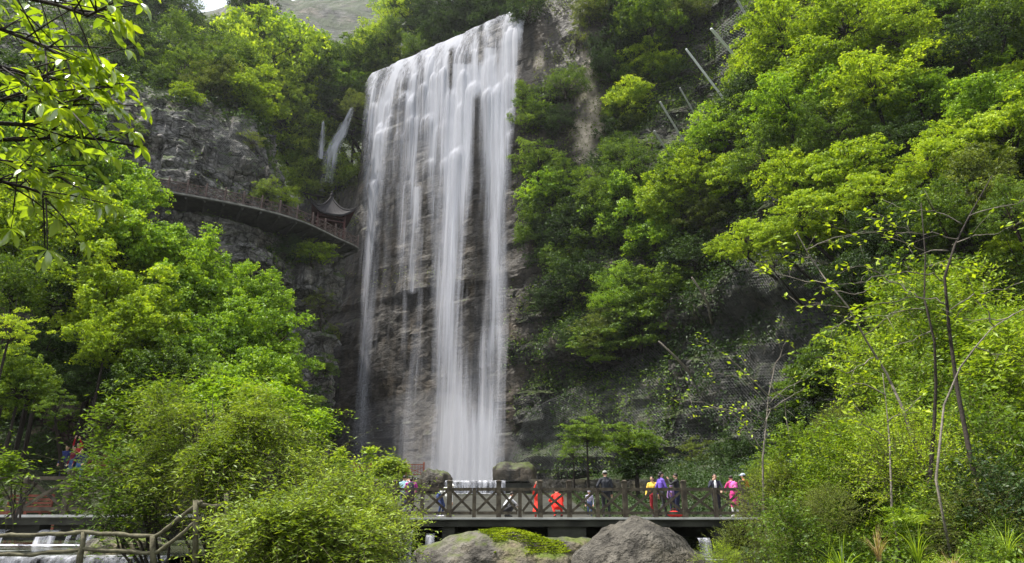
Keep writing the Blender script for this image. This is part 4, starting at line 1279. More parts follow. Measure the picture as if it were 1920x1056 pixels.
curtain(px2x(143, 20.3), px2x(152, 20.3), 20.25, -0.40, -0.82, .5, seed=6)
curtain(px2x(160, 20.3), px2x(195, 20.3), 20.25, -0.40, -0.82, .3, seed=7)
curtain(px2x(802, 25.2), px2x(818, 25.2), 25.0, -0.62, -1.2, .5, seed=8)
curtain(px2x(752, 22), px2x(776, 22), 22.0, -0.45, -1.3, .55, seed=9)
curtain(px2x(868, 25.2), px2x(884, 25.2), 25.0, -0.62, -1.2, .5, seed=12)
curtain(px2x(1300, 25.2), px2x(1322, 25.2), 24.9, -0.75, -1.4, .5, seed=10)
# foam on the left pool
M_FOAMW = fall_mat('pool_foam', 0.9, 0.6)
def foam(cx, cy, rx, ry, z, fl):
    v, f = grid(np.linspace(-1, 1, 26), np.linspace(-1, 1, 16), lambda X, Y: X * 0)
    r2 = v[:, 0] ** 2 + v[:, 1] ** 2
    a = np.clip(1.25 - r2 * 1.3, 0, 1) * fl
    v[:, 0] = cx + v[:, 0] * rx; v[:, 1] = cy + v[:, 1] * ry
    v[:, 2] = z + 0.03 * fbm(v * 4, 3, 2) * np.clip(1 - r2, 0, 1)
    o = obj('foam', mesh_np('foam', v, f, M_FOAMW, True, {'flow': a})); tag(o, kind='structure')
foam(px2x(5, 19.6), 19.5, 1.1, 0.7, -0.77, .75); foam(px2x(108, 19.6), 19.5, 1.3, 0.7, -0.77, .8); foam(px2x(160, 19.6), 19.5, 0.8, 0.5, -0.772, .5)
# weir at the near edge of the left pool
curtain(-24, px2x(330, 15), 15.0, -0.79, -1.3, .42, seed=11)
# weir of the plunge pool
wr = MB().box((-2.1, 45.3, 1.35), (6.6, 0.6, 1.1)); o = wr.obj('weir', M_CONCD); tag(o, 'low stone weir spilling the plunge pool behind the bridge', 'weir')
sheet('water', -5.3, 1.1, 44.9, 45.9, 2.03, M_WATERF, 12, 6, 0.01)
curtain(px2x(833, 44.9), px2x(948, 44.9), 44.85, 2.04, 1.25, .62, seed=13)
for cx, r_ in ((-3.2, 1.6), (-1.2, 1.4), (0.2, 0.8)):
    foam(cx, 44.0, r_, 0.5, 1.22, .6)
wl = empty('pool_wall', (3.0, 45.4, 0.6)); tag(wl, 'low mossy stone wall holding the plunge pool right of the weir', 'wall')
bm_ = MB()
for k in range(15):
    bm_.box((-1.6 + k * 0.72, 0.05 * math.sin(k * 3.1), 0.95), (0.70, 0.6, 1.15 + 0.06 * math.sin(k * 2.3)))
bm_.obj('stones', M_BLD2, wl)
wl = empty('pool_wall', (-16, 45.6, 0.6)); tag(wl, 'low mossy stone wall holding the plunge pool left of the weir, behind the shrubs', 'wall')
bm_ = MB()
for k in range(29):
    bm_.box((-9.6 + k * 0.72, 0.05 * math.sin(k * 2.1), 0.95), (0.70, 0.6, 1.15 + 0.06 * math.sin(k * 2.9)))
bm_.obj('stones', M_BLD2, wl)
# sloping concrete apron below the weir
v, f = grid(np.linspace(-6.2, 3.2, 20), np.linspace(27.6, 44.6, 24), lambda X, Y: np.interp(Y, [27.6, 44.6], [-0.17, 1.18]) + 0.02 * np.sin(X * 3))
o = obj('path', mesh_np('path', v, f, M_CONCD, True)); tag(o, kind='structure')

# ---- red fence on the terrace in front of the fall
def small_fence(name, label, a, b, n, h, mat, base=0.0, lattice=True):
    a = Vector(a); b = Vector(b)
    e = empty(name, a); tag(e, label, 'fence')
    d = b - a
    for i in range(n + 1):
        p = d * (i / n)
        MB().box(p + Z * (h * 0.56 + base), (0.14, 0.14, h * 1.12)).ball(p + Z * (h * 1.16 + base), 0.075, 8, 5).obj('post', mat, e)
    for i in range(n):
        p, q = d * (i / n), d * ((i + 1) / n)
        m = MB().bar(p + Z * h, q + Z * h, 0.07, 0.08).bar(p + Z * 0.12, q + Z * 0.12, 0.06, 0.07)
        if lattice:
            for k in range(1, 6):
                r = p.lerp(q, k / 6)
                m.bar(r + Z * 0.15, r + Z * (h - 0.04), 0.03, 0.045)
            m.bar(p + Z * h * 0.78, q + Z * h * 0.78, 0.03, 0.04).bar(p + Z * 0.2, q + Z * h * 0.75, 0.025, 0.05).bar(p + Z * h * 0.75, q + Z * 0.2, 0.025, 0.05)
        m.obj('panel', mat, e)
    return e
YF = 60.0
fa, fb = P(662, 893, YF), P(794, 893, YF)
zf = fa.z
small_fence('fence', 'red-brown railing on the terrace right in front of the waterfall', (fa.x, YF, zf), (fb.x, YF, zf), 4, 0.95, M_RED)
tz = MB().box(((fa.x + fb.x) / 2 - 3, YF + 3, zf - 0.13), (fb.x - fa.x + 7, 6.6, 0.24))
o = empty('terrace', ((fa.x + fb.x) / 2 - 3, YF + 3, zf - 2.2)); tag(o, 'concrete viewing terrace with slatted edge beneath the red-brown railing', 'terrace')
to = o.location
MB().box(Vector(((fa.x + fb.x) / 2 - 3, YF + 3, zf - 0.08)) - to, (fb.x - fa.x + 7, 6.6, 0.14)).obj('slab', M_CONC, o)
for k in range(26):
    x = fa.x - 0.1 + (fb.x - fa.x + 0.3) * k / 25
    MB().box(Vector((x, YF - 0.24, zf - 0.42)) - to, (0.09, 0.06, 0.52)).obj('slat', M_EDGE, o)
MB().box(Vector(((fa.x + fb.x) / 2 - 3, YF + 3, zf - 1.6)) - to, (fb.x - fa.x + 6, 6.0, 2.9)).obj('wall', M_CONCD, o)

# ---- cliff walkway
fsL = CL.ss / CL.ss[-1]
WZ = 30.75
def cl_pt(fr, out, z):
    x = np.interp(fr, fsL, CL.q[:, 0]); y = np.interp(fr, fsL, CL.q[:, 1])
    nx = np.interp(fr, fsL, CL.nrm[:, 0]); ny = np.interp(fr, fsL, CL.nrm[:, 1])
    l = math.hypot(nx, ny)
    return Vector((x + nx / l * out, y + ny / l * out, z))
f0_, f1_ = 0.40, 0.762
OUTW = 2.35
ww = empty('cliff_walkway', cl_pt(0.6, 0, WZ - 0.4)); tag(ww, 'concrete plank walkway bracketed along the left cliff, with a dull red lattice railing', 'walkway')
wo = ww.location
ns = 90
top = []; 
for i in range(ns + 1):
    fr = f0_ + (f1_ - f0_) * i / ns
    wb = 0.2 * smooth(np.array(fr), 0.72, 0.77)
    top.append((cl_pt(fr, -3.4, WZ), cl_pt(fr, OUTW + wb, WZ)))
m = MB(); v = []; f = []
for a, b in top:
    v += [a - wo, b - wo, b - wo - Z * 0.28, a - wo - Z * 0.55]
for i in range(ns):
    o4 = i * 4
    for j in range(4):
        f.append((o4 + j, o4 + (j + 1) % 4, o4 + 4 + (j + 1) % 4, o4 + 4 + j))
f.append((0, 3, 2, 1)); f.append((ns * 4, ns * 4 + 1, ns * 4 + 2, ns * 4 + 3))
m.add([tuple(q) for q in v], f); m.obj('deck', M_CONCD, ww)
m = MB()
for i in range(ns):
    a, b = top[i][1] - wo, top[i + 1][1] - wo
    m.bar(a - Z * 0.10, b - Z * 0.10, 0.10, 0.16)
m.obj('deck_edge', M_CONC, ww)
npst = 24
prev = None
for i in range(npst + 1):
    fr = f0_ + (f1_ - f0_) * i / npst
    wb = 0.2 * float(smooth(np.array(fr), 0.72, 0.77))
    p = cl_pt(fr, OUTW - 0.12 + wb, WZ) - wo
    MB().box(p + Z * 0.72, (0.15, 0.15, 1.44)).ball(p + Z * 1.5, 0.1, 8, 5).obj('post', M_RAILR, ww)
    a = cl_pt(fr, OUTW - 0.1 + wb, WZ - 0.36) - wo; b = cl_pt(fr, 0.7, WZ - 1.15) - wo; c = cl_pt(fr, -1.0, WZ - 0.45) - wo
    MB().bar(a, c, 0.26, 0.2).bar(a - Z * 0.12, b, 0.15, 0.15).obj('bracket', M_CONCD, ww)
    if prev is not None:
        q = MB()
        q.bar(prev + Z * 1.15, p + Z * 1.15, 0.07, 0.09).bar(prev + Z * 0.22, p + Z * 0.22, 0.06, 0.08).bar(prev + Z * 0.72, p + Z * 0.72, 0.04, 0.05)
        for k in range(2):
            u0, u1 = prev.lerp(p, k / 2), prev.lerp(p, (k + 1) / 2)
            q.bar(u0 + Z * 0.25, u1 + Z * 1.12, 0.03, 0.06).bar(u0 + Z * 1.12, u1 + Z * 0.25, 0.03, 0.06)
            if k: q.bar(u0 + Z * 0.2, u0 + Z * 1.15, 0.05, 0.07)
        q.obj('railing_panel', M_RAILR, ww)
    prev = p

# ---- pavilion with upswept eaves at the end of the walkway
pvc = P(616, 428, 78.5)
pv = empty('pavilion', (pvc.x, 78.5, WZ - 0.1)); tag(pv, 'small pavilion with an upswept dark tiled roof at the end of the cliff walkway', 'pavilion')
pv.rotation_euler = (0, 0, R(24)); pv.scale = (1.12, 1.12, 1.08)
hw, ez, az = 2.05, 3.9, 7.0
def roof_pt(u, v_, lift=0.0):
    """square pyramid with concave slopes and raised corners; u in -1..1 along the eave, v 0 eave..1 apex"""
    e = hw * (1 - v_)
    z = ez + (az - ez) * (v_ ** 1.75) + 0.95 * (abs(u) ** 3.2) * (1 - v_) ** 1.6 + lift
    ext = 1 + 0.16 * (abs(u) ** 4) * (1 - v_)
    return e * u * ext, -e * ext, z
def roof_side(lift, inset=0.0):
    V = []; Fq = []
    for s in range(4):
        b0 = len(V)
        for i in range(17):
            for j in range(11):
                x, y, z = roof_pt(-1 + 2 * i / 16, j / 10, lift + (0.035 * (i % 2) if lift == 0 else 0))
                a = s * math.pi / 2
                V.append((x * math.cos(a) - y * math.sin(a), x * math.sin(a) + y * math.cos(a), z))
        for i in range(16):
            for j in range(10):
                a = b0 + i * 11 + j
                Fq.append((a, a + 11, a + 12, a + 1))
    return V, Fq
m = MB(); V, Fq = roof_side(0.0); m.add(V, Fq); rf = m.obj('roof', M_TILE, pv)
m = MB(); V, Fq = roof_side(-0.22); m.add(V, Fq); m.obj('soffit', M_LACQ, pv)
m = MB()
for s in range(4):
    a = s * math.pi / 2
    pts = []
    for j in range(11):
        x, y, z = roof_pt(1.0, j / 10, 0.06)
        pts.append((x * math.cos(a) - y * math.sin(a), x * math.sin(a) + y * math.cos(a), z))
    tip = Vector(pts[0]) + (Vector(pts[0]) - Vector(pts[1])).normalized() * 0.35 + Z * 0.35
    m.tube([tip] + pts, [0.03, 0.09] + [0.10] * 9 + [0.08], 6)
    for i in range(16):
        x0, y0, z0 = roof_pt(-1 + 2 * i / 16, 0, -0.08); x1, y1, z1 = roof_pt(-1 + 2 * (i + 1) / 16, 0, -0.08)
        rot = lambda x, y, z: Vector((x * math.cos(a) - y * math.sin(a), x * math.sin(a) + y * math.cos(a), z))
        m.bar(rot(x0, y0, z0), rot(x1, y1, z1), 0.06, 0.2)
m.obj('roof_ridge', M_TILE, rf)
MB().ball((0, 0, az + 0.15), (0.2, 0.2, 0.25), 8, 6).tube([(0, 0, az + 0.3), (0, 0, az + 0.75)], [0.09, 0.03], 8).ball((0, 0, az + 0.5), 0.12, 8, 6).obj('finial', M_TILE, rf)
for sx in (-1, 1):
    for sy in (-1, 1):
        MB().tube([(sx * 1.45, sy * 1.45, 0), (sx * 1.45, sy * 1.45, ez + 0.25)], 0.13, 10).obj('column', M_LACQ, pv)
m = MB()
for s in range(4):
    a = s * math.pi / 2
    r_ = Matrix.Rotation(a, 3, 'Z')
    m.bar(r_ @ Vector((-1.45, -1.45, ez - 0.1)), r_ @ Vector((1.45, -1.45, ez - 0.1)), 0.12, 0.3)
    m.bar(r_ @ Vector((-1.45, -1.45, ez - 0.6)), r_ @ Vector((1.45, -1.45, ez - 0.6)), 0.06, 0.14)
m.obj('lintel', M_LACQ, pv)
MB().box((0, 0, -0.12), (3.8, 3.8, 0.22)).obj('plinth', M_CONC, pv)

# ---- rustic branch-shaped concrete rail, left foreground
def fence_rustic():
    Y0 = 12.0
    e = empty('rail_fence', P(155, 1060, Y0)); tag(e, 'mossy rustic log railing zigzagging beside the left pool', 'railing')
    o0 = e.location
    def q(px, py, Y=Y0): return P(px, py, Y) - o0
    def wob(pts, r, seg=9):
        out = []; rr_ = []
        for i in range(len(pts) - 1):
            for k in range(6):
                t = k / 6
                p = pts[i].lerp(pts[i + 1], t)
                out.append(p + Vector((0, 0, 0.010 * math.sin(p.x * 9 + i))) + Vector((0, 0.012 * math.sin(p.x * 7), 0)))
                rr_.append(r * (1 + 0.16 * math.sin(p.x * 13 + k)))
        out.append(pts[-1]); rr_.append(r)
        return out, rr_
    a, b = wob([q(-60, 1006), q(20, 1004), q(90, 1002), q(155, 998), q(220, 1002), q(290, 1006)], 0.034)
    MB().tube(a, b, 9).obj('top_rail', M_WOODG, e, True)
    a, b = wob([q(-60, 1040), q(60, 1040), q(155, 1030), q(290, 1037)], 0.034)
    MB().tube(a, b, 9).obj('bottom_rail', M_WOODG, e, True)
    a, b = wob([q(290, 1006), q(330, 978, 11.9), q(370, 945, 11.8), q(378, 941, 11.8)], 0.034)
    MB().tube(a, b, 9).obj('top_rail', M_WOODG, e, True)
    a, b = wob([q(290, 1037), q(335, 1008, 11.9), q(372, 972, 11.8)], 0.034)
    MB().tube(a, b, 9).obj('bottom_rail', M_WOODG, e, True)
    a, b = wob([q(370, 946, 11.8), q(400, 949, 12.2), q(440, 950, 12.6)], 0.038)
    MB().tube(a, b, 9).obj('top_rail', M_WOODG, e, True)
    a, b = wob([q(370, 972, 11.8), q(400, 975, 12.2), q(440, 974, 12.6)], 0.036)
    MB().tube(a, b, 9).obj('bottom_rail', M_WOODG, e, True)
    for pts, r in (([q(157, 997), q(155, 1020), q(150, 1042), q(147, 1075)], [0.045, 0.04, 0.05, 0.055]),
                   ([q(287, 1004), q(286, 1030), q(289, 1075)], [0.05, 0.045, 0.055]),
                   ([q(367, 938, 11.8), q(367, 975, 11.8), q(366, 1060, 11.8)], [0.045, 0.04, 0.05]),
                   ([q(425, 925, 12.4), q(424, 975, 12.4), q(420, 1060, 12.4)], [0.045, 0.04, 0.05])):
        MB().tube(pts, r, 9).obj('post', M_WOODG, e, True)
fence_rustic()

# ---- boulders
def boulder(name, label, c, r, seed, mat, flat=1.0, detail=5, amp=0.22, power=2.6, lean=(0, 0)):
    bm_n = 2 ** detail * 3
    U, V_ = np.meshgrid(np.linspace(0, 2 * math.pi, bm_n, endpoint=False), np.linspace(0.001, math.pi - 0.001, bm_n // 2), indexing='ij')
    d = np.stack([np.sin(V_) * np.cos(U), np.sin(V_) * np.sin(U), np.cos(V_)], -1).reshape(-1, 3)
    sq = (np.abs(d) ** power).sum(1) ** (-1 / power)
    p = d * sq[:, None]
    n1 = fbm(d * 1.6 + seed, seed, 4); n2 = fbm(d * 6 + seed, seed + 3, 3)
    p *= (1 + amp * n1 + amp * 0.18 * n2)[:, None]
    p = p * np.array(r)
    p[:, 0] += lean[0] * np.maximum(p[:, 2], 0); p[:, 1] += lean[1] * np.maximum(p[:, 2], 0)
    n, m_ = U.shape
    idx = np.arange(n * m_).reshape(n, m_)
    nx = np.roll(idx, -1, 0)
    f = np.stack([idx[:, :-1], idx[:, 1:], nx[:, 1:], nx[:, :-1]], -1).reshape(-1, 4)
    o = obj(name, mesh_np(name, p, f, mat, True), None, c)
    if label: tag(o, label, 'boulder')
    return o, p + np.array(c)
c = P(1195, 1075, 14.0)
boulder('boulder', 'tall pointed brown boulder in front of the middle of the footbridge', (c.x, 14.0, -1.35), (1.50, 1.3, 1.42), 4, M_BLD1, amp=0.13, power=1.38, lean=(-0.04, 0))
c = P(930, 1040, 17.5)
BLD2 = boulder('boulder', 'broad flat mossy boulder with sunlit yellow-green top', (c.x, 17.6, -1.25), (1.95, 1.3, 0.88), 9, M_BLD2, amp=0.14, power=2.3)
boulder('boulder', 'dark wet boulder half hidden behind the mossy one', (px2x(1060, 20), 20.5, -1.2), (1.7, 1.2, 0.6), 14, M_BLD2, amp=0.2)
boulder('boulder', 'rough speckled boulder behind the log railing at the pool edge', (px2x(238, 17), 17.2, -0.95), (0.95, 0.8, 0.5), 21, M_BLD2, amp=0.2)
boulder('boulder', 'dark overgrown boulder at the left end of the weir', (px2x(815, 46), 46.0, 1.2), (1.2, 1.2, 1.5), 25, M_ROCK_F, amp=0.2)
boulder('boulder', 'dark rock block splashed by the fall at its right foot', (px2x(965, 66), 66, 2.4), (2.0, 2.0, 2.1), 31, M_ROCK_F, amp=0.15, power=3.5)
boulder('boulder', 'low grey rock at the foot of the right cliff behind the bridge', (px2x(1040, 54), 54, 1.4), (2.6, 1.6, 1.0), 35, M_ROCK_F, amp=0.2, power=3)
# moss tufts on the sunny boulder
g = np.random.default_rng(3)
bp = BLD2[1]
sel = bp[(bp[:, 2] > -0.85) & (bp[:, 0] > c.x - 0.35)]
sel = sel[g.integers(0, len(sel), 30000)] + g.normal(size=(30000, 3)) * np.array([0.04, 0.04, 0.008])
sel = sel[fbm(sel * 1.7, 4, 3) + 0.4 * (sel[:, 0] - c.x) > -0.05]
v, f, t = leaf_quads(sel + np.array([0, 0, 0.01]), unit(g.normal(size=sel.shape) * 0.5 + np.array([0, 0, 1])), rand_unit(len(sel), g), np.full(len(sel), 0.045), np.full(len(sel), 0.03), np.clip(0.5 + 0.3 * fbm(sel * 3, 5, 2), 0, 1))
o = obj('moss', mesh_np('moss', v, f, LM['moss'], False, {'tone': t})); tag(o, 'bright moss on the sunlit flat boulder', 'moss', kind='stuff')

# ---- rockfall nets and steel posts
def net(label, quad, nu, nv, off=0.5, wr=0.012, seed=1, mat=None):
    """quad: four photo corners (tl, tr, br, bl); wires follow a slack skin laid over the rock"""
    P4 = [np.array(q, float) for q in quad]
    Dp = np.full((nu + 1, nv + 1), np.nan); PX = np.zeros((nu + 1, nv + 1, 2))
    for i in range(nu + 1):
        for j in range(nv + 1):
            u, v = i / nu, j / nv
            q = (P4[0] * (1 - u) + P4[1] * u) * (1 - v) + (P4[3] * (1 - u) + P4[2] * u) * v
            PX[i, j] = q
            h = hit(q[0], q[1])[0]
            if h is not None: Dp[i, j] = h.y
    Dp = np.where(np.isnan(Dp), np.nanmedian(Dp), Dp)
    for _ in range(5):                      # slack skin: nearer of itself and its neighbours' mean
        A = np.pad(Dp, 1, mode='edge')
        mean = (A[:-2, 1:-1] + A[2:, 1:-1] + A[1:-1, :-2] + A[1:-1, 2:]) / 4
        Dp = np.minimum(Dp, mean)
    G = [[P(PX[i, j, 0], PX[i, j, 1], Dp[i, j] - off) for j in range(nv + 1)] for i in range(nu + 1)]
    o0 = G[nu // 2][nv]
    m = MB()
    v = []; f = []
    def seg(a, b, w):
        d = (b - a)
        if d.length > 6: return
        s1 = d.cross(Vector((0, 1, 0))).normalized() * w; s2 = Vector((0, w, 0))
        k = len(v)
        for p in (a, b):
            v.extend([p + s1 - o0, p - s1 * 0.5 + s2 - o0, p - s1 * 0.5 - s2 - o0])
        f.extend([(k, k + 1, k + 4, k + 3), (k + 1, k + 2, k + 5, k + 4), (k + 2, k, k + 3, k + 5)])
    for i in range(nu):
        for j in range(nv):
            mid = (G[i][j] + G[i + 1][j] + G[i][j + 1] + G[i + 1][j + 1]) * 0.25
            for c_ in (G[i][j], G[i + 1][j], G[i][j + 1], G[i + 1][j + 1]): seg(mid, c_, wr)
    m.add([tuple(q) for q in v], f)
    o = m.obj('rockfall_net', mat or M_WIRE); o.location = o0
    tag(o, label, 'net')
    return o
net('big rockfall net over the dark slope right of the tiered trees', [(1390, 470), (1700, 430), (1760, 880), (1240, 880)], 78, 78, 0.45, 0.012)
net('rockfall net over the low bulge just right of the waterfall foot', [(990, 770), (1250, 640), (1245, 885), (945, 880)], 60, 40, 0.4, 0.014)
net('rockfall net pinned on the grey wall above the walkway', [(395, 225), (460, 215), (492, 325), (415, 318)], 16, 26, 0.4, 0.012)
net('rockfall net strung between the steel posts at the top', [(1338, 60), (1400, 5), (1425, 120), (1350, 175)], 16, 22, 1.2, 0.016)
for a, b, w, mt, lb in [((1381, -2), (1420, 68), 0.17, M_STEELD, 'grey steel net post cut by the top edge of the picture'),
                    ((1334, 55), (1367, 93), 0.22, M_STEEL, 'bright steel net post, the shiniest of the row'),
                    ((1287, 93), (1340, 163), 0.16, M_STEEL, 'long slanting steel net post below the shiniest one'),
                    ((1238, 192), (1273, 250), 0.14, M_STEELD, 'thin slanting net post in the middle of the slope'),
                    ((1227, 246), (1252, 286), 0.13, M_STEELD, 'short slanting net post, lowest of the row'),
                    ((1275, 165), (1300, 210), 0.11, M_STEELD, 'faint thin net post behind leaves between two longer ones')]:
    h = hit(*b)[0]
    Yb = h.y - 6.5
    pb = P(b[0], b[1], Yb); pt = P(a[0], a[1], Yb - 1.5)
    pb2 = pb + (pb - pt).normalized() * 1.5
    e = empty('net_post', pb2); tag(e, lb, 'post', 'steel net posts on the upper right slope')
    d = (pt - pb2)
    ax = d.normalized(); s_ = ax.cross(Vector((0, 1, 0))).normalized(); q_ = ax.cross(s_)
    m = MB()
    m.bar((0, 0, 0), d, w, 0.03, up=q_).bar(q_ * w * 0.5, d + q_ * w * 0.5, 0.03, w, up=q_).bar(-q_ * w * 0.5, d - q_ * w * 0.5, 0.03, w, up=q_)
    m.bar(s_ * w * 0.5, d + s_ * w * 0.5, 0.03, w * 0.9, up=q_).bar(-s_ * w * 0.5, d - s_ * w * 0.5, 0.03, w * 0.9, up=q_)
    m.obj('shaft', mt, e)
    MB().ball(d, w * 0.75, 8, 6).obj('head', mt, e)
    MB().tube([d, d * 0.3 + Vector((2.6, 4.0, 1.2))], 0.02, 4).obj('stay_cable', M_WIRE, e)
# leaning dead trunks
for a, b, lb in [((1297, 520), (1328, 572), 'bare leaning trunk at the upper left of the net'), ((1235, 640), (1290, 695), 'long dead trunk leaning over the net, lower left')]:
    h = hit(*b)[0]
    pa, pb = P(a[0], a[1], h.y - 3.5), P(b[0], b[1], h.y - 2.0)
    ext = pb + (pb - pa) * 0.5 + Vector((0, 1.5, 0))
    e = MB().tube([pa - ext, (pa + pb) * 0.5 - ext + Vector((0.1, 0, 0)), pb - ext, Vector((0, 0, 0))], [0.07, 0.10, 0.12, 0.13], 7).obj('dead_trunk', M_BARKL, None, True)
    e.location = ext; tag(e, lb, 'dead trunk')

# ---- left terrace behind the bridge: retaining wall, red benches, people stand there
M_STONE = rock_mat('retaining_stone', (0.05, 0.03, 0.026), (0.085, 0.055, 0.045), (0.12, 0.085, 0.07), moss=0.2, warmth=0.2, sc=2.2)
rw = MB()
xs_, = [np.linspace(-26, -11.5, 60)]
vv = []
for x in xs_:
    yb = 34.5 - 0.12 * (x + 19)
    for z in np.linspace(1.0, 5.6, 22):
        vv.append((x, yb + 0.25 * (z - 1) + 0.12 * vnoise(np.array([[x * 1.5, z * 2.2, 0]]), 4)[0], z))
idx = np.arange(60 * 22).reshape(60, 22)
ff_ = np.stack([idx[:-1, :-1], idx[1:, :-1], idx[1:, 1:], idx[:-1, 1:]], -1).reshape(-1, 4)
vv = np.array(vv); back = vv + np.array([0, 1.2, 0])
allv = np.concatenate([vv, back]); allf = np.concatenate([ff_, ff_[:, ::-1] + len(vv), np.stack([idx[:-1, -1], idx[1:, -1], idx[1:, -1] + len(vv), idx[:-1, -1] + len(vv)], -1), np.stack([idx[-1, :-1], idx[-1, :-1] + len(vv), idx[-1, 1:] + len(vv), idx[-1, 1:]], -1)])
o = obj('retaining_wall', mesh_np('retaining_wall', allv, allf, M_STONE, False)); tag(o, 'dark reddish stone retaining wall in the shade behind the left terrace', 'wall')
def bench_booth(cx, cy, z, w, lb, rz=0):
    e = empty('bench', (cx, cy, z), (0, 0, rz)); tag(e, lb, 'bench')
    MB().box((0, 0, 0.44), (w, 0.45, 0.06)).obj('seat', M_RED, e)
    b = MB()
    for k in range(4): b.box((0, 0.24 + 0.02 * k, 0.62 + 0.13 * k), (w, 0.04, 0.085))
    b.obj('backrest', M_RED, e)
    for s in (-1, 1):
        MB().box((s * (w / 2 - 0.06), -0.17, 0.205), (0.07, 0.07, 0.41)).obj('leg', M_RED, e)
        MB().box((s * (w / 2 - 0.06), 0.30, 0.54), (0.07, 0.07, 1.08)).obj('leg', M_RED, e)
for px_, Yb_, w, lb in ((195, 30.5, 1.8, 'dark red slatted bench right of the people in red'), (222, 29.4, 1.6, 'dark red bench partly behind leaves, rightmost'), (60, 26.4, 1.8, 'red bench seen through the left bridge railing'), (88, 24.6, 1.7, 'red bench with sun flecks behind the left bridge railing'), (10, 25.4, 1.8, 'red bench at the left edge behind the railing')):
    x = px2x(px_, Yb_, 880); bench_booth(x, Yb_, gzz(x, Yb_) - 0.02, w, lb, R(random.Random(px_).uniform(-15, 15)))
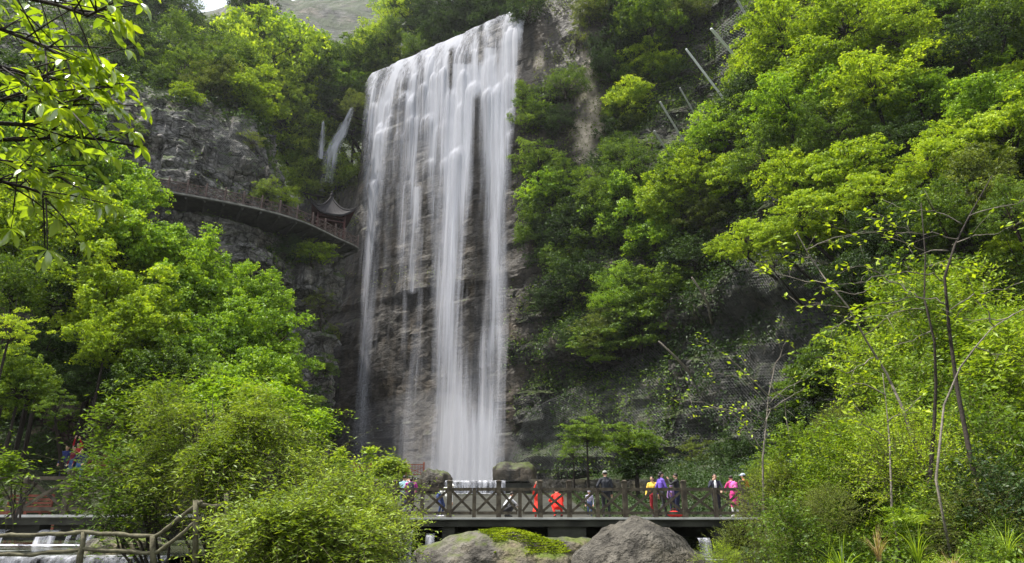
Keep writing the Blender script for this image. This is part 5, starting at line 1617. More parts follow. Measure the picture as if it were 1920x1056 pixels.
# ============================================================ PEOPLE
_pm = {}
def pmat(c, rough=0.8):
    k = tuple(round(x, 3) for x in c)
    if k not in _pm: _pm[k] = simple_mat('cloth_%d' % len(_pm), c, rough, 0.12, 9)
    return _pm[k]
M_SKIN = simple_mat('skin', (0.50, 0.30, 0.21), 0.55, 0.08, 12)
M_HAIR = simple_mat('hair', (0.018, 0.014, 0.012), 0.5, 0.2, 20)
M_EYE = simple_mat('eye', (0.02, 0.015, 0.012), 0.3, 0.1, 10)
def person(label, x, y, z, H=1.66, rz=0.0, top=(0.5, 0.1, 0.1), legs=(0.05, 0.05, 0.07), shoes=(0.04, 0.04, 0.04), pose=None, sleeves=True, hat=None, pack=None, extra=None, skirt=0.0, bulk=1.0, hairlen=0.0, group=None, nobrush=False):
    s = H * 0.915 / 1.70
    J = dict(pel=(0, 0, .93), wa=(0, .0, 1.08), ch=(0, .01, 1.28), nk=(0, .0, 1.44), hd=(0, .03, 1.585),
             sL=(-.185, 0, 1.38), sR=(.185, 0, 1.38), eL=(-.245, -.02, 1.10), eR=(.245, -.02, 1.10), hL=(-.25, .08, .86), hR=(.25, .08, .86),
             pL=(-.09, 0, .90), pR=(.09, 0, .90), kL=(-.10, .03, .49), kR=(.10, .03, .49), aL=(-.11, -.02, .085), aR=(.11, -.02, .085))
    J.update(pose or {})
    J = {k: Vector(v) for k, v in J.items()}
    fd = Vector((0, 1, 0))
    tv = (J['hd'] - J['nk']).normalized()
    m = MB()
    bones = []
    def cap(a, b, r0, r1, tagm, n=6, ell=None):
        a, b = Vector(a), Vector(b)
        pts = [a.lerp(b, k / n) for k in range(n + 1)]
        rs = [r0 + (r1 - r0) * k / n for k in range(n + 1)]
        m.tube(pts, rs, 12); m.ball(a, r0, 12, 8); m.ball(b, r1, 12, 8)
        bones.append((a, b, tagm, (r0 + r1) / 2))
    bk = bulk
    # torso
    for a, b, ra, rb, t in (('pel', 'wa', .125, .118, 'legs'), ('wa', 'ch', .12, .135, 'top'), ('ch', 'nk', .13, .075, 'top')):
        A, B = J[a], J[b]
        for sx in (-.045, .045):
            cap(A + Vector((sx, 0, 0)), B + Vector((sx * (0.5 if b == 'nk' else 1.2), 0, 0)), ra * bk * .86, rb * bk * .86, t)
    cap(J['sL'] + Vector((.03, 0, 0)), J['nk'] - Vector((0, 0, .045)), .062 * bk, .06, 'top'); cap(J['sR'] - Vector((.03, 0, 0)), J['nk'] - Vector((0, 0, .045)), .062 * bk, .06, 'top')
    cap(J['nk'] - tv * .02, J['hd'] - tv * .05, .052, .05, 'skin', 3)
    # head
    q = tv.to_track_quat('Z', 'Y').to_matrix()
    if pose and 'face' in pose: pass
    m.ball(J['hd'] + tv * .02, (.078, .093, .105), 14, 10); m.ball(J['hd'] - tv * .05 + fd * .022, (.058, .062, .06), 12, 8)
    m.ball(J['hd'] + fd * .098 - tv * .012, (.013, .02, .024), 8, 6)
    for sx in (-1, 1): m.ball(J['hd'] + Vector((sx * .078, -.005, 0)), (.014, .02, .03), 8, 6)
    bones.append((J['hd'] - tv * .09, J['hd'] + tv * .1, 'skin', .09))
    for S in ('L', 'R'):
        cap(J['s' + S], J['e' + S], .056 * bk, .044 * bk, 'top'); cap(J['e' + S], J['h' + S], .043 * bk, .031, 'top' if sleeves else 'skin')
        d = (J['h' + S] - J['e' + S]).normalized()
        side = d.cross(fd).normalized() if abs(d.dot(fd)) < .9 else Vector((1, 0, 0))
        nrm = d.cross(side)
        w = J['h' + S]; pal = w + d * .05
        rot = Matrix((side, nrm, d)).transposed()
        m.ball(pal, (.038, .02, .052), 10, 8, rot)
        bones.append((w + d * .02, pal + d * .1, 'skin', .03))
        for fi in range(4):
            b0 = pal + side * (-.028 + .019 * fi) + d * .038
            L = (.062, .072, .067, .052)[fi]
            b1 = b0 + d * L * .5 + nrm * .010; b2 = b1 + d * L * .38 + nrm * .024
            m.tube([b0, b1, b2], [.0115, .0105, .009], 7); m.ball(b2, .009, 7, 5)
        sg = -1 if S == 'L' else 1
        t0 = pal - side * sg * .025 - d * .02; t1 = t0 - side * sg * .028 + d * .028 + nrm * .01; t2 = t1 + d * .026 + nrm * .012
        m.tube([t0, t1, t2], [.014, .012, .0095], 7); m.ball(t2, .0095, 7, 5)
        cap(J['p' + S], J['k' + S], .088 * bk, .058 * bk, 'legs'); cap(J['k' + S], J['a' + S], .057 * bk, .042, 'legs')
        a = J['a' + S]
        cap(a - Vector((0, .03, .03)), a + Vector((0 if S == 'L' else 0, .15, -.045)), .043, .036, 'shoes', 4)
    if skirt:
        hem = (J['kL'] + J['kR']) * .5 + Vector((0, 0, .05)); w0 = J['wa']
        pts = [w0.lerp(hem, k / 6) for k in range(7)]
        m.tube(pts, [.125 + (skirt - .125) * k / 6 for k in range(7)], 16)
        bones.append((w0, hem, 'top', .2))
    me = m.mesh('body_src', None)
    tmp = bpy.data.objects.new('tmp', me); COL.objects.link(tmp)
    md = tmp.modifiers.new('r', 'REMESH'); md.mode = 'VOXEL'; md.voxel_size = 0.0105
    ms = tmp.modifiers.new('s', 'SMOOTH'); ms.factor = 0.5; ms.iterations = 2
    dg = bpy.context.evaluated_depsgraph_get()
    me2 = bpy.data.meshes.new_from_object(tmp.evaluated_get(dg))
    bpy.data.objects.remove(tmp); bpy.data.meshes.remove(me)
    me2.name = 'body'
    n = len(me2.polygons)
    cen = np.empty(n * 3); me2.polygons.foreach_get('center', cen); cen = cen.reshape(-1, 3)
    best = np.full(n, 1e9); mi = np.zeros(n, int)
    order = ['skin', 'top', 'legs', 'shoes']
    for a, b, t, r in bones:
        a = np.array(a); b = np.array(b); ab = b - a
        tt = np.clip(((cen - a) @ ab) / (ab @ ab + 1e-9), 0, 1)
        dd = np.linalg.norm(cen - (a + tt[:, None] * ab), axis=1) - r
        u = dd < best
        best[u] = dd[u]; mi[u] = order.index(t)
    for mt in (M_SKIN, pmat(top), pmat(legs), pmat(shoes)): me2.materials.append(mt)
    me2.polygons.foreach_set('material_index', mi.astype(np.int32))
    me2.polygons.foreach_set('use_smooth', np.ones(n, bool))
    e = empty('person', (x, y, z), (0, 0, rz)); e.scale = (s, s, s)
    tag(e, label, 'person', group)
    obj('body', me2, e)
    hd = J['hd']
    hr = MB().ball(hd + tv * .045 - fd * .018, (.088, .098, .088), 12, 9)
    if hairlen: hr.tube([hd - fd * .06, hd - fd * .085 - tv * hairlen * .5, hd - fd * .08 - tv * hairlen], [.07, .065, .03], 10)
    hr.obj('hair', M_HAIR, e, True)
    for sx in (-1, 1): MB().ball(hd + Vector((sx * .032, .087, .012)), .011, 8, 6).obj('eye', M_EYE, e, True)
    if hat:
        hm = MB().ball(hd + tv * .07 - fd * .01, (.10, .108, .082), 12, 8)
        if hat[1] == 'cap': hm.ball(hd + tv * .065 + fd * .12, (.07, .08, .012), 10, 6)
        if hat[1] == 'brim': hm.ball(hd + tv * .05, (.19, .19, .015), 16, 6)
        hm.obj('hat', pmat(hat[0]), e, True)
    if pack:
        c_ = J['ch'] - fd * .17 - Vector((0, 0, .04))
        pk = MB().ball(c_, (.15, .10, .21), 12, 9).ball(c_ - fd * .07 - Z * .06, (.10, .06, .10), 10, 7).obj('backpack', pmat(pack), e, True)
        st = MB()
        for sx in (-1, 1):
            st.tube([c_ + Vector((sx * .09, .06, .17)), J['ch'] + Vector((sx * .11, .02, .19)), J['ch'] + Vector((sx * .11, .13, .05)), J['ch'] + Vector((sx * .12, .06, -.16)), c_ + Vector((sx * .10, .05, -.16))], .016, 6)
        st.obj('strap', pmat(pack), pk)
    if extra: extra(e, J)
    return e
Bz = DECK
def bx(px, Y): return P(px, 950, Y).x
lean = dict(pel=(0, -.06, .92), wa=(0, -.03, 1.07), ch=(0, .06, 1.26), nk=(0, .10, 1.41), hd=(0, .14, 1.55), sL=(-.185, .08, 1.35), sR=(.185, .08, 1.35), eL=(-.27, .20, 1.12), eR=(.27, .20, 1.12), hL=(-.2, .40, 1.05), hR=(.2, .40, 1.05))
photo_pose = dict(eL=(-.25, .17, 1.27), eR=(.25, .17, 1.27), hL=(-.07, .33, 1.47), hR=(.07, .33, 1.47))
armsup = dict(eL=(-.2, .06, 1.60), eR=(.22, .1, 1.62), hL=(-.10, .14, 1.83), hR=(.14, .16, 1.86))
bend = dict(pel=(0, -.12, .86), wa=(0, .02, .99), ch=(0, .20, 1.10), nk=(0, .34, 1.17), hd=(0, .46, 1.24), sL=(-.18, .28, 1.10), sR=(.18, .28, 1.10), eL=(-.22, .38, .84), eR=(.22, .40, .84), hL=(-.14, .46, .62), hR=(.14, .48, .62), pL=(-.09, -.12, .84), pR=(.09, -.12, .84), kL=(-.12, .05, .47), kR=(.12, .05, .47), aL=(-.12, -.06, .085), aR=(.12, -.06, .085))
squat = dict(pel=(0, -.12, .30), wa=(0, -.04, .45), ch=(0, .10, .62), nk=(0, .18, .76), hd=(0, .24, .89), sL=(-.18, .14, .70), sR=(.18, .14, .70), eL=(-.27, .32, .52), eR=(.27, .32, .52), hL=(-.10, .46, .44), hR=(.10, .46, .44), pL=(-.10, -.10, .28), pR=(.10, -.10, .28), kL=(-.19, .30, .50), kR=(.19, .30, .50), aL=(-.14, .02, .085), aR=(.14, .02, .085))
walk = dict(kL=(-.10, .14, .50), aL=(-.10, .20, .085), kR=(.10, .0, .47), aR=(.10, -.26, .12), eL=(-.25, -.10, 1.12), hL=(-.25, -.04, .88), eR=(.25, .08, 1.12), hR=(.24, .24, .93))
akimbo = dict(eL=(-.34, -.06, 1.14), hL=(-.18, .06, .98))
facehand = dict(eR=(.27, .12, 1.16), hR=(.10, .20, 1.42), eL=(-.27, .10, 1.13), hL=(-.20, .33, 1.02))
person('person in pink jacket with a black backpack at the left end of the bridge', bx(768, 25.6), 25.7, Bz, 1.58, R(4), (0.50, 0.06, 0.34), (0.05, 0.03, 0.05), pose=lean, pack=(0.03, 0.03, 0.05), hairlen=.10)
person('person in pale blue top with lifted arms, leftmost on the bridge', bx(755, 26.3), 26.4, Bz, 1.60, R(-18), (0.30, 0.50, 0.60), (0.10, 0.10, 0.16), pose=photo_pose)
person('person in white sun hat and white shirt bending over behind the railing', bx(828, 26.2), 26.1, Bz, 1.58, R(-120), (0.72, 0.72, 0.68), (0.04, 0.06, 0.16), shoes=(.6, .6, .65), pose=bend, hat=((0.8, 0.79, 0.74), 'brim'))
person('person in grey shirt and black trousers squatting on the deck behind the crossed braces', bx(950, 26.0), 26.0, Bz, 1.62, R(-70), (0.42, 0.43, 0.46), (0.03, 0.03, 0.035), pose=squat)
person('person in a red dress raising both arms, beyond the bridge', bx(1008, 27.6), 27.9, gzz(bx(1008, 27.6), 27.9), 1.45, R(200), (0.62, 0.035, 0.02), (0.45, 0.03, 0.02), pose=armsup, skirt=.26, hairlen=.12)
person('person in a bright red suit crouching behind the railing, back turned', bx(1047, 25.8), 25.8, Bz, 1.66, R(12), (0.72, 0.025, 0.015), (0.72, 0.025, 0.015), pose={k: (v[0], v[1], v[2] * 1.02 + (.10 if v[2] > .25 else 0)) for k, v in squat.items()}, bulk=1.22)
person('man in black jacket and grey cap seen from behind on the bridge', bx(1137, 25.9), 25.9, Bz, 1.74, R(3), (0.022, 0.024, 0.03), (0.02, 0.02, 0.025), bulk=1.18, pose=akimbo, hat=((0.22, 0.22, 0.21), 'cap'))
person('small hooded person in lilac grey far behind the black-jacketed man', bx(1108, 29), 29.5, gzz(bx(1108, 29), 29.5), 1.20, R(170), (0.38, 0.35, 0.45), (0.06, 0.08, 0.16), hat=((0.4, 0.38, 0.46), 'hood'))
person('person in a yellow top beside the purple-shirted one', bx(1226, 26.0), 26.0, Bz, 1.55, R(150), (0.62, 0.40, 0.06), (0.35, 0.03, 0.04), pose=walk, hairlen=.12)
person('person in a purple shirt walking on the bridge', bx(1241, 25.8), 25.7, Bz, 1.70, R(-75), (0.14, 0.08, 0.42), (0.025, 0.025, 0.03), pose=walk, hairlen=.1)
person('small child in a lilac hat between the purple shirt and the photographer', bx(1261, 26.4), 26.4, Bz, 1.22, R(190), (0.26, 0.16, 0.36), (0.05, 0.05, 0.08), hat=((0.45, 0.34, 0.52), 'hood'))
def cam_extra(e, J):
    c_ = (J['hL'] + J['hR']) * .5 + Vector((0, .08, .05))
    MB().box(c_, (.13, .035, .08)).ball(c_ + Vector((0, .03, 0)), (.03, .03, .03), 8, 6).obj('camera', pmat((.02, .02, .022)), e)
person('person in black holding up a small camera on the bridge', bx(1273, 26.0), 26.1, Bz, 1.66, R(60), (0.02, 0.02, 0.024), (0.015, 0.02, 0.05), pose=photo_pose, extra=cam_extra)
person('person in dark open jacket over white shirt touching the face', bx(1346, 25.9), 26.0, Bz, 1.64, R(172), (0.022, 0.024, 0.04), (0.02, 0.02, 0.03), pose=facehand,
       extra=lambda e, J: MB().ball(J['ch'] + Vector((0, .095, -.02)), (.055, .05, .2), 10, 8).obj('shirt', pmat((.7, .72, .75)), e, True))
person('person in a pink coat with a pink backpack and white trousers', bx(1378, 25.7), 25.7, Bz, 1.60, R(6), (0.62, 0.05, 0.24), (0.62, 0.62, 0.62), pose=lean, pack=(0.75, 0.14, 0.42), skirt=.19, shoes=(.5, .5, .5))
person('person in orange top and pale blue cap, rightmost on the bridge', bx(1402, 26.2), 26.3, Bz, 1.66, R(40), (0.66, 0.16, 0.04), (0.07, 0.08, 0.15), hat=((0.42, 0.48, 0.62), 'cap'))
gl = 'people standing under the left trees'
for px_, Yb_, H_, rz_, tp_, lg_, ps, lb in ((142, 29.6, 1.72, 170, (0.40, 0.02, 0.03), (0.04, 0.04, 0.06), armsup, 'person in dark red jacket under the left trees, standing highest'),
                       (150, 28.6, 1.64, 200, (0.03, 0.03, 0.10), (0.05, 0.12, 0.30), facehand, 'person in navy jacket and blue jeans under the left trees'),
                       (135, 28.9, 1.60, 150, (0.16, 0.015, 0.03), (0.05, 0.10, 0.26), None, 'person in maroon top and jeans beside the navy jacket'),
                       (121, 29.2, 1.58, 190, (0.02, 0.03, 0.12), (0.03, 0.03, 0.05), None, 'person in dark blue jacket, leftmost under the left trees')):
    x = P(px_, 870, Yb_).x
    person(lb, x, Yb_, gzz(x, Yb_), H_, R(rz_), tp_, lg_, pose=ps)
# red bag on the deck
e = empty('bag', (bx(1262, 25.5), 25.45, Bz)); tag(e, 'red bag lying on the deck below the purple-shirted person', 'bag')
MB().ball((0, 0, .11), (.24, .13, .11), 14, 9).ball((.14, .0, .08), (.16, .12, .08), 12, 8).obj('bag_body', pmat((.65, .03, .03)), e, True)
MB().tube([(-.12, -.02, .18), (-.05, -.03, .29), (.06, -.03, .28), (.12, -.02, .16)], .012, 6).obj('handle', pmat((.1, .02, .02)), e, True)
# ============================================================ NEAR VEGETATION
M_TWIG = simple_mat('green_twig', (0.09, 0.085, 0.035), 0.85, 0.3, 10)
def twigs(g, starts, dirs, length, nleaf, L, Wd, droop=0.35, spread=0.9, up=0.4, tone0=0.45, fold=0.15, jit=0.12):
    """leafy twigs: alternate leaves along short curved shoots. returns v,f,tone,(stem polylines)"""
    n = len(starts)
    t = np.linspace(0.12, 1.0, nleaf)[None, :, None]
    length = np.asarray(length).reshape(-1, 1, 1)
    d = unit(dirs)[:, None, :]
    s = starts[:, None, :]
    pts = s + d * length * t + np.array([0, 0, -1.0]) * droop * length * t ** 2
    tang = unit(d + np.array([0, 0, -2.0]) * droop * t)
    side = unit(np.cross(tang, np.array([0.05, 0.05, 1.0])))
    sgn = np.where(np.arange(nleaf) % 2 == 0, 1, -1)[None, :, None]
    sgn = sgn * np.ones((n, 1, 1))
    ax = unit(tang * 0.55 + side * sgn * spread + g.normal(size=(n, nleaf, 3)) * 0.28 + np.array([0, 0, -0.15]))
    sz = g.uniform(0.6, 1.2, (n, nleaf)) * (0.75 + 0.35 * np.sin(np.linspace(0.3, 2.8, nleaf)))[None, :]
    c = pts + ax * (sz * L * 0.5)[..., None] + g.normal(size=pts.shape) * jit * L
    nr = unit(np.cross(ax, side) * 0.3 + np.array([0, 0, up + 0.4]) + g.normal(size=c.shape) * 0.45)
    tone = np.clip(tone0 + 0.18 * g.normal(size=(n, 1)) + 0.10 * g.normal(size=(n, nleaf)) + 0.12 * t[..., 0], 0, 1)
    c = c.reshape(-1, 3)
    v, f, tt = leaf_quads(c, nr.reshape(-1, 3), ax.reshape(-1, 3), L * sz.reshape(-1), Wd * sz.reshape(-1), tone.reshape(-1), fold=fold)
    stem = np.concatenate([s, pts[:, [nleaf // 3, 2 * nleaf // 3, -1]]], 1)
    return v, f, tt, stem
def stems_mesh(name, stems, r, mat, seg=3):
    V = []; F = []; k = 0
    st = np.asarray(stems)                                  # (n, m, 3)
    n, m, _ = st.shape
    tg = unit(np.gradient(st, axis=1))
    a = unit(np.cross(tg, np.array([0.13, 0.9, 0.2]))); b = np.cross(tg, a)
    rr = np.linspace(1, 0.4, m)[None, :, None] * r
    ring = [st + (a * math.cos(q) + b * math.sin(q)) * rr for q in (0, 2.09, 4.19)]
    V = np.stack(ring, 2).reshape(-1, 3)                    # n,m,3
    idx = np.arange(n * m * 3).reshape(n, m, 3)
    F = []
    for q in range(3):
        q2 = (q + 1) % 3
        F.append(np.stack([idx[:, :-1, q], idx[:, :-1, q2], idx[:, 1:, q2], idx[:, 1:, q]], -1).reshape(-1, 4))
    return mesh_np(name, V, np.concatenate(F), mat, True)
def blob_points(g, blobs, n):
    """points and outward directions over ellipsoid shells; blobs (centre, radii)"""
    w = np.array([b[1][0] * b[1][2] for b in blobs]); w /= w.sum()
    P_ = []; D_ = []
    for (c, r), q in zip(blobs, w):
        m = int(n * q)
        d = rand_unit(m, g)
        d[:, 1] = -np.abs(d[:, 1]) * np.where(g.random(m) < 0.75, 1, -1)
        rr = 0.45 + 0.52 * g.random(m) ** 0.6
        lob = 1 + 0.22 * fbm(d * 2.1 + np.array(c)[None, :], 3, 2)
        P_.append(np.array(c) + d * (rr * lob)[:, None] * np.array(r)); D_.append(d)
    return np.concatenate(P_), np.concatenate(D_)
def bush(name, label, blobs, matk, n, length=(0.35, 0.7), nleaf=12, L=0.10, Wd=0.026, seed=1, droop=0.3, root=None, cat='bush', up=0.9, spread=0.8, stems=9, stemr=0.03):
    g = np.random.default_rng(seed)
    blobs = [(np.array(c, float), np.array(r, float)) for c, r in blobs]
    p, d = blob_points(g, blobs, n)
    nz = fbm(p * 1.15, seed, 2) + 0.35 * fbm(p * 3.1, seed + 8, 2)
    keep = nz > -0.16
    p, d = p[keep], d[keep]
    dirs = unit(d * 0.8 + g.normal(size=d.shape) * 0.5 + np.array([0, 0, 0.35]))
    v, f, t, st = twigs(g, p, dirs, g.uniform(*length, len(p)) * np.where(g.random(len(p)) < 0.10, g.uniform(1.6, 2.6, len(p)), 1.0), nleaf, L, Wd, droop, spread, up, tone0=0.42)
    t = np.clip(t + np.repeat(np.repeat(0.22 * fbm(p * 0.9, seed + 5, 2), nleaf), 4), 0, 1)
    cm = np.mean([c for c, r in blobs], 0)
    if root is None: root = (cm[0], cm[1], gzz(cm[0], cm[1]))
    o0 = np.array(root, float)
    e = empty(name, tuple(o0)); tag(e, label, cat)
    obj('foliage', mesh_np('foliage', v - o0, f, LM[matk], False, {'tone': t}), e)
    obj('twigs', stems_mesh('twigs', st - o0, 0.0032, M_TWIG), e)
    m = MB()
    pts_all = []
    for k in range(stems):
        c, r = blobs[k % len(blobs)]
        q = c + g.normal(size=3) * r * 0.35 - o0
        b0 = Vector((g.normal() * 0.12, g.normal() * 0.12, -0.1))
        q = Vector(q)
        mid = b0.lerp(q, 0.5) + Vector((g.normal() * 0.12, g.normal() * 0.12, 0.15))
        m.tube([b0, mid, q], [stemr, stemr * 0.7, stemr * 0.25], 6)
        for _ in range(4):
            a = mid.lerp(q, g.random()); b = a + Vector(g.normal(size=3) * r * 0.45)
            m.tube([a, a.lerp(b, .5) + Vector((0, 0, .06)), b], [stemr * 0.4, stemr * .25, stemr * 0.12], 4)
    m.obj('stems', M_BARK, e, True)
    return e
def pb(px, py, Y, rx, rz, ry=None):
    """blob at photo position with photo-pixel radii, real depth radius ry"""
    c = P(px, py, Y); k = (Y * _ct + c.z * _st) / F_PX
    return (tuple(c), (rx * k, ry if ry else min(rx, rz) * k, rz * k))
# ---- centre bushes
_g = random.Random(31)
def plumes(path, n, r0, r1, Y0, Y1):
    out = []
    for _ in range(n):
        i = _g.randrange(len(path) - 1); t = _g.random()
        x = path[i][0] * (1 - t) + path[i + 1][0] * t + _g.uniform(-30, 30); y = path[i][1] * (1 - t) + path[i + 1][1] * t + _g.uniform(-34, 34)
        r = _g.uniform(r0, r1)
        out.append(pb(x, y, _g.uniform(Y0, Y1), r * _g.uniform(.9, 1.5), r * _g.uniform(.55, .9), 0.42))
    return out
bush('bush', 'large willowy bush with narrow pale green leaves, centre left foreground',
     plumes([(290, 840), (340, 790), (400, 765), (470, 790), (530, 835)], 22, 14, 34, 13.4, 14.6) + plumes([(290, 890), (370, 860), (450, 850), (540, 870)], 16, 20, 38, 12.9, 14.0)
     + plumes([(340, 950), (420, 930), (500, 940), (560, 950)], 12, 18, 36, 12.7, 13.4), 'willow', 6400, seed=5, root=(P(425, 1056, 13.4).x, 13.4, -1.3), droop=0.5, L=0.105, Wd=0.025, stems=34, stemr=0.02)
bush('bush', 'spreading light green bush running down right toward the bridge', [
    *plumes([(580, 912), (630, 940), (690, 968), (740, 995)], 16, 12, 28, 13, 14.6), *plumes([(600, 960), (680, 985), (735, 1010)], 12, 14, 32, 12.2, 13.4)],
    'willow', 4200, seed=6, root=(P(640, 1056, 13).x, 13.0, -1.4), L=0.088, Wd=0.027, droop=0.2, stems=20)
bush('bush', 'low bush with loose twigs across the bottom left of centre', [
    *plumes([(450, 1035), (520, 1010), (620, 1020), (700, 1040)], 14, 16, 34, 10.4, 11.4)], 'willow', 3000, seed=7, root=(P(520, 1080, 10.6).x, 10.6, -1.5), L=0.095, Wd=0.028, droop=0.25, stems=14)
bush('bush', 'loose leafy branches hanging in front of the left bridge railing', [
    pb(190, 900, 14.5, 45, 30), pb(250, 905, 14.0, 50, 40), pb(150, 930, 14.6, 22, 20), pb(270, 950, 13.6, 50, 25), pb(215, 980, 13.4, 20, 16)], 'green', 900, seed=8, root=(P(300, 1056, 13.6).x, 13.6, -1.2), L=0.12, Wd=0.04, nleaf=9, stems=10)
bush('bush', 'green bush at the upper left shoulder of the willowy bush', [pb(235, 800, 16, 40, 40), pb(300, 770, 16, 50, 36), pb(280, 840, 15.5, 50, 30)], 'green', 1000, seed=9, L=0.13, Wd=0.045, nleaf=9, root=(P(280, 1000, 16).x, 16, -1.2), stems=8)
bush('bush', 'shrub with drooping lime leaves above the willowy bush', [pb(500, 765, 20, 80, 40), pb(420, 745, 21, 60, 30), pb(570, 800, 20, 40, 32)], 'maple', 1700, seed=10, L=0.16, Wd=0.05, nleaf=10, root=(P(500, 960, 20.5).x, 20.5, -1.0), stems=10, droop=0.5)
bush('bush', 'small pale shrub beside the red-brown railing under the fall', [pb(730, 885, 50, 22, 13)], 'willow', 420, seed=11, L=0.35, Wd=0.14, nleaf=8, length=(0.6, 1.1), root=(P(730, 900, 50).x, 50, 1.5), stems=4)
bush('bush', 'yellow-green shrub at the left end of the red-brown railing', [pb(648, 868, 52, 16, 18), pb(690, 850, 52, 14, 8)], 'lime', 420, seed=12, L=0.35, Wd=0.14, nleaf=8, length=(0.5, 0.9), root=(P(655, 900, 52).x, 52, 1.5), stems=5)
bush('bush', 'dark shrubs on the bank under the terrace', [pb(600, 895, 40, 50, 20), pb(720, 922, 38, 60, 10), pb(680, 912, 42, 60, 12)], 'green', 1500, seed=13, L=0.25, Wd=0.10, nleaf=9, length=(0.5, 0.9), root=(P(660, 930, 40).x, 40, 0.4), stems=8)
bush('bush', 'leafy plants at the left edge in front of the railing', [pb(10, 905, 17, 28, 26), pb(45, 880, 17, 26, 18), pb(70, 900, 17, 20, 16)], 'green', 380, seed=14, L=0.15, Wd=0.06, nleaf=8, root=(P(20, 980, 19.6).x, 19.7, 0.0), stems=6)

# ---- shrub, grass and fern models reused over the right bank
SHR = {}
def shrub_model(kind, matk, k):
    key = (kind, matk, k)
    if key in SHR: return SHR[key]
    g = np.random.default_rng(hash((kind, k)) % 1000 if False else 40 + k * 7 + len(kind))
    if kind == 'leafy':
        p, d = blob_points(g, [(np.array([0, 0, .55]), np.array([.6, .6, .5])), (np.array([.25, .1, .95]), np.array([.35, .35, .35]))], 380)
        v, f, t, st = twigs(g, p, unit(d + g.normal(size=d.shape) * .5 + np.array([0, 0, .5])), g.uniform(.25, .5, len(p)), 9, 0.084, 0.034, 0.2)
    elif kind == 'fine':
        p, d = blob_points(g, [(np.array([0, 0, .55]), np.array([.65, .65, .5]))], 600)
        v, f, t, st = twigs(g, p, unit(d + g.normal(size=d.shape) * .5 + np.array([0, 0, .6])), g.uniform(.2, .45, len(p)), 11, 0.046, 0.017, 0.15)
    elif kind == 'broad':
        p, d = blob_points(g, [(np.array([0, 0, .5]), np.array([.55, .55, .45]))], 90)
        v, f, t, st = twigs(g, p, unit(d + g.normal(size=d.shape) * .4 + np.array([0, 0, .7])), g.uniform(.3, .5, len(p)), 6, 0.13, 0.06, 0.25)
    elif kind == 'fern':
        n = 16
        ang = g.uniform(0, 6.28, n)
        d = np.stack([np.cos(ang), np.sin(ang), g.uniform(.6, 1.6, n)], 1)
        v, f, t, st = twigs(g, np.zeros((n, 3)), d, g.uniform(.6, 1.0, n), 34, 0.12, 0.030, 0.5, spread=1.6, jit=0.0)
    elif kind in ('grass', 'reed'):
        n = 70 if kind == 'grass' else 34
        ang = g.uniform(0, 6.28, n); h = g.uniform(.45, 1.0, n) * (0.8 if kind == 'grass' else 1.15)
        tt = np.linspace(0, 1, 7)
        out = g.uniform(.15, 1.0, n)
        base = np.stack([np.cos(ang) * .05 * g.random(n), np.sin(ang) * .05 * g.random(n), np.zeros(n)], 1)
        dirh = np.stack([np.cos(ang), np.sin(ang), np.zeros(n)], 1)
        c = base[:, None, :] + dirh[:, None, :] * (out * h)[:, None, None] * (tt ** 1.7)[None, :, None] + np.array([0, 0, 1.0]) * (h[:, None] * (tt * 1.15 - 0.65 * out[:, None] * tt ** 2.4))[..., None]
        wd = (0.006 if kind == 'grass' else 0.013) * (1 - tt ** 2 * 0.95)
        sd_ = np.stack([-np.sin(ang), np.cos(ang), np.zeros(n)], 1)[:, None, :] * wd[None, :, None]
        V = np.stack([c - sd_, c + sd_], 2).reshape(-1, 3)
        idx = np.arange(n * 14).reshape(n, 7, 2)
        f = np.stack([idx[:, :-1, 0], idx[:, :-1, 1], idx[:, 1:, 1], idx[:, 1:, 0]], -1).reshape(-1, 4)
        t = np.repeat(np.clip(g.normal(.5, .2, n), 0, 1), 14)
        SHR[key] = (mesh_np(kind, V, f, LM[matk], False, {'tone': t}), None)
        return SHR[key]
    SHR[key] = (mesh_np(kind, v, f, LM[matk], False, {'tone': t}), stems_mesh('stems', np.concatenate([st, ], 0), 0.003, M_TWIG) if kind != 'fern' else None)
    return SHR[key]
def plant(name, kind, matk, x, y, size, label, k=0, z=None, group=None, cat=None, rz=None):
    fm, sm = shrub_model(kind, matk, k)
    g = random.Random(int(x * 1000) + int(y * 777))
    e = empty(name, (x, y, (gzz(x, y) if z is None else z) - 0.03), (0, 0, g.uniform(0, 6.28) if rz is None else rz))
    e.scale = (size, size, size * g.uniform(.85, 1.2))
    tag(e, label, cat or name.replace('_', ' '), group)
    obj('foliage' if kind not in ('grass', 'reed') else 'blades', fm, e)
    if sm: obj('stems', sm, e)
    return e
def plant_px(name, kind, matk, px, py, Y, hpx, label, k=0, **kw):
    """plant whose foliage centre is seen at px,py"""
    c = P(px, py, Y); z0 = gzz(c.x, Y)
    size = max(0.35, hpx / F_PX * Y / 1.0)
    zb = min(c.z - size * 0.5, 99)
    e = plant(name, kind, matk, c.x, Y, size, label, k, z=max(z0, zb) if zb > z0 + 0.15 else z0, **kw)
    return e
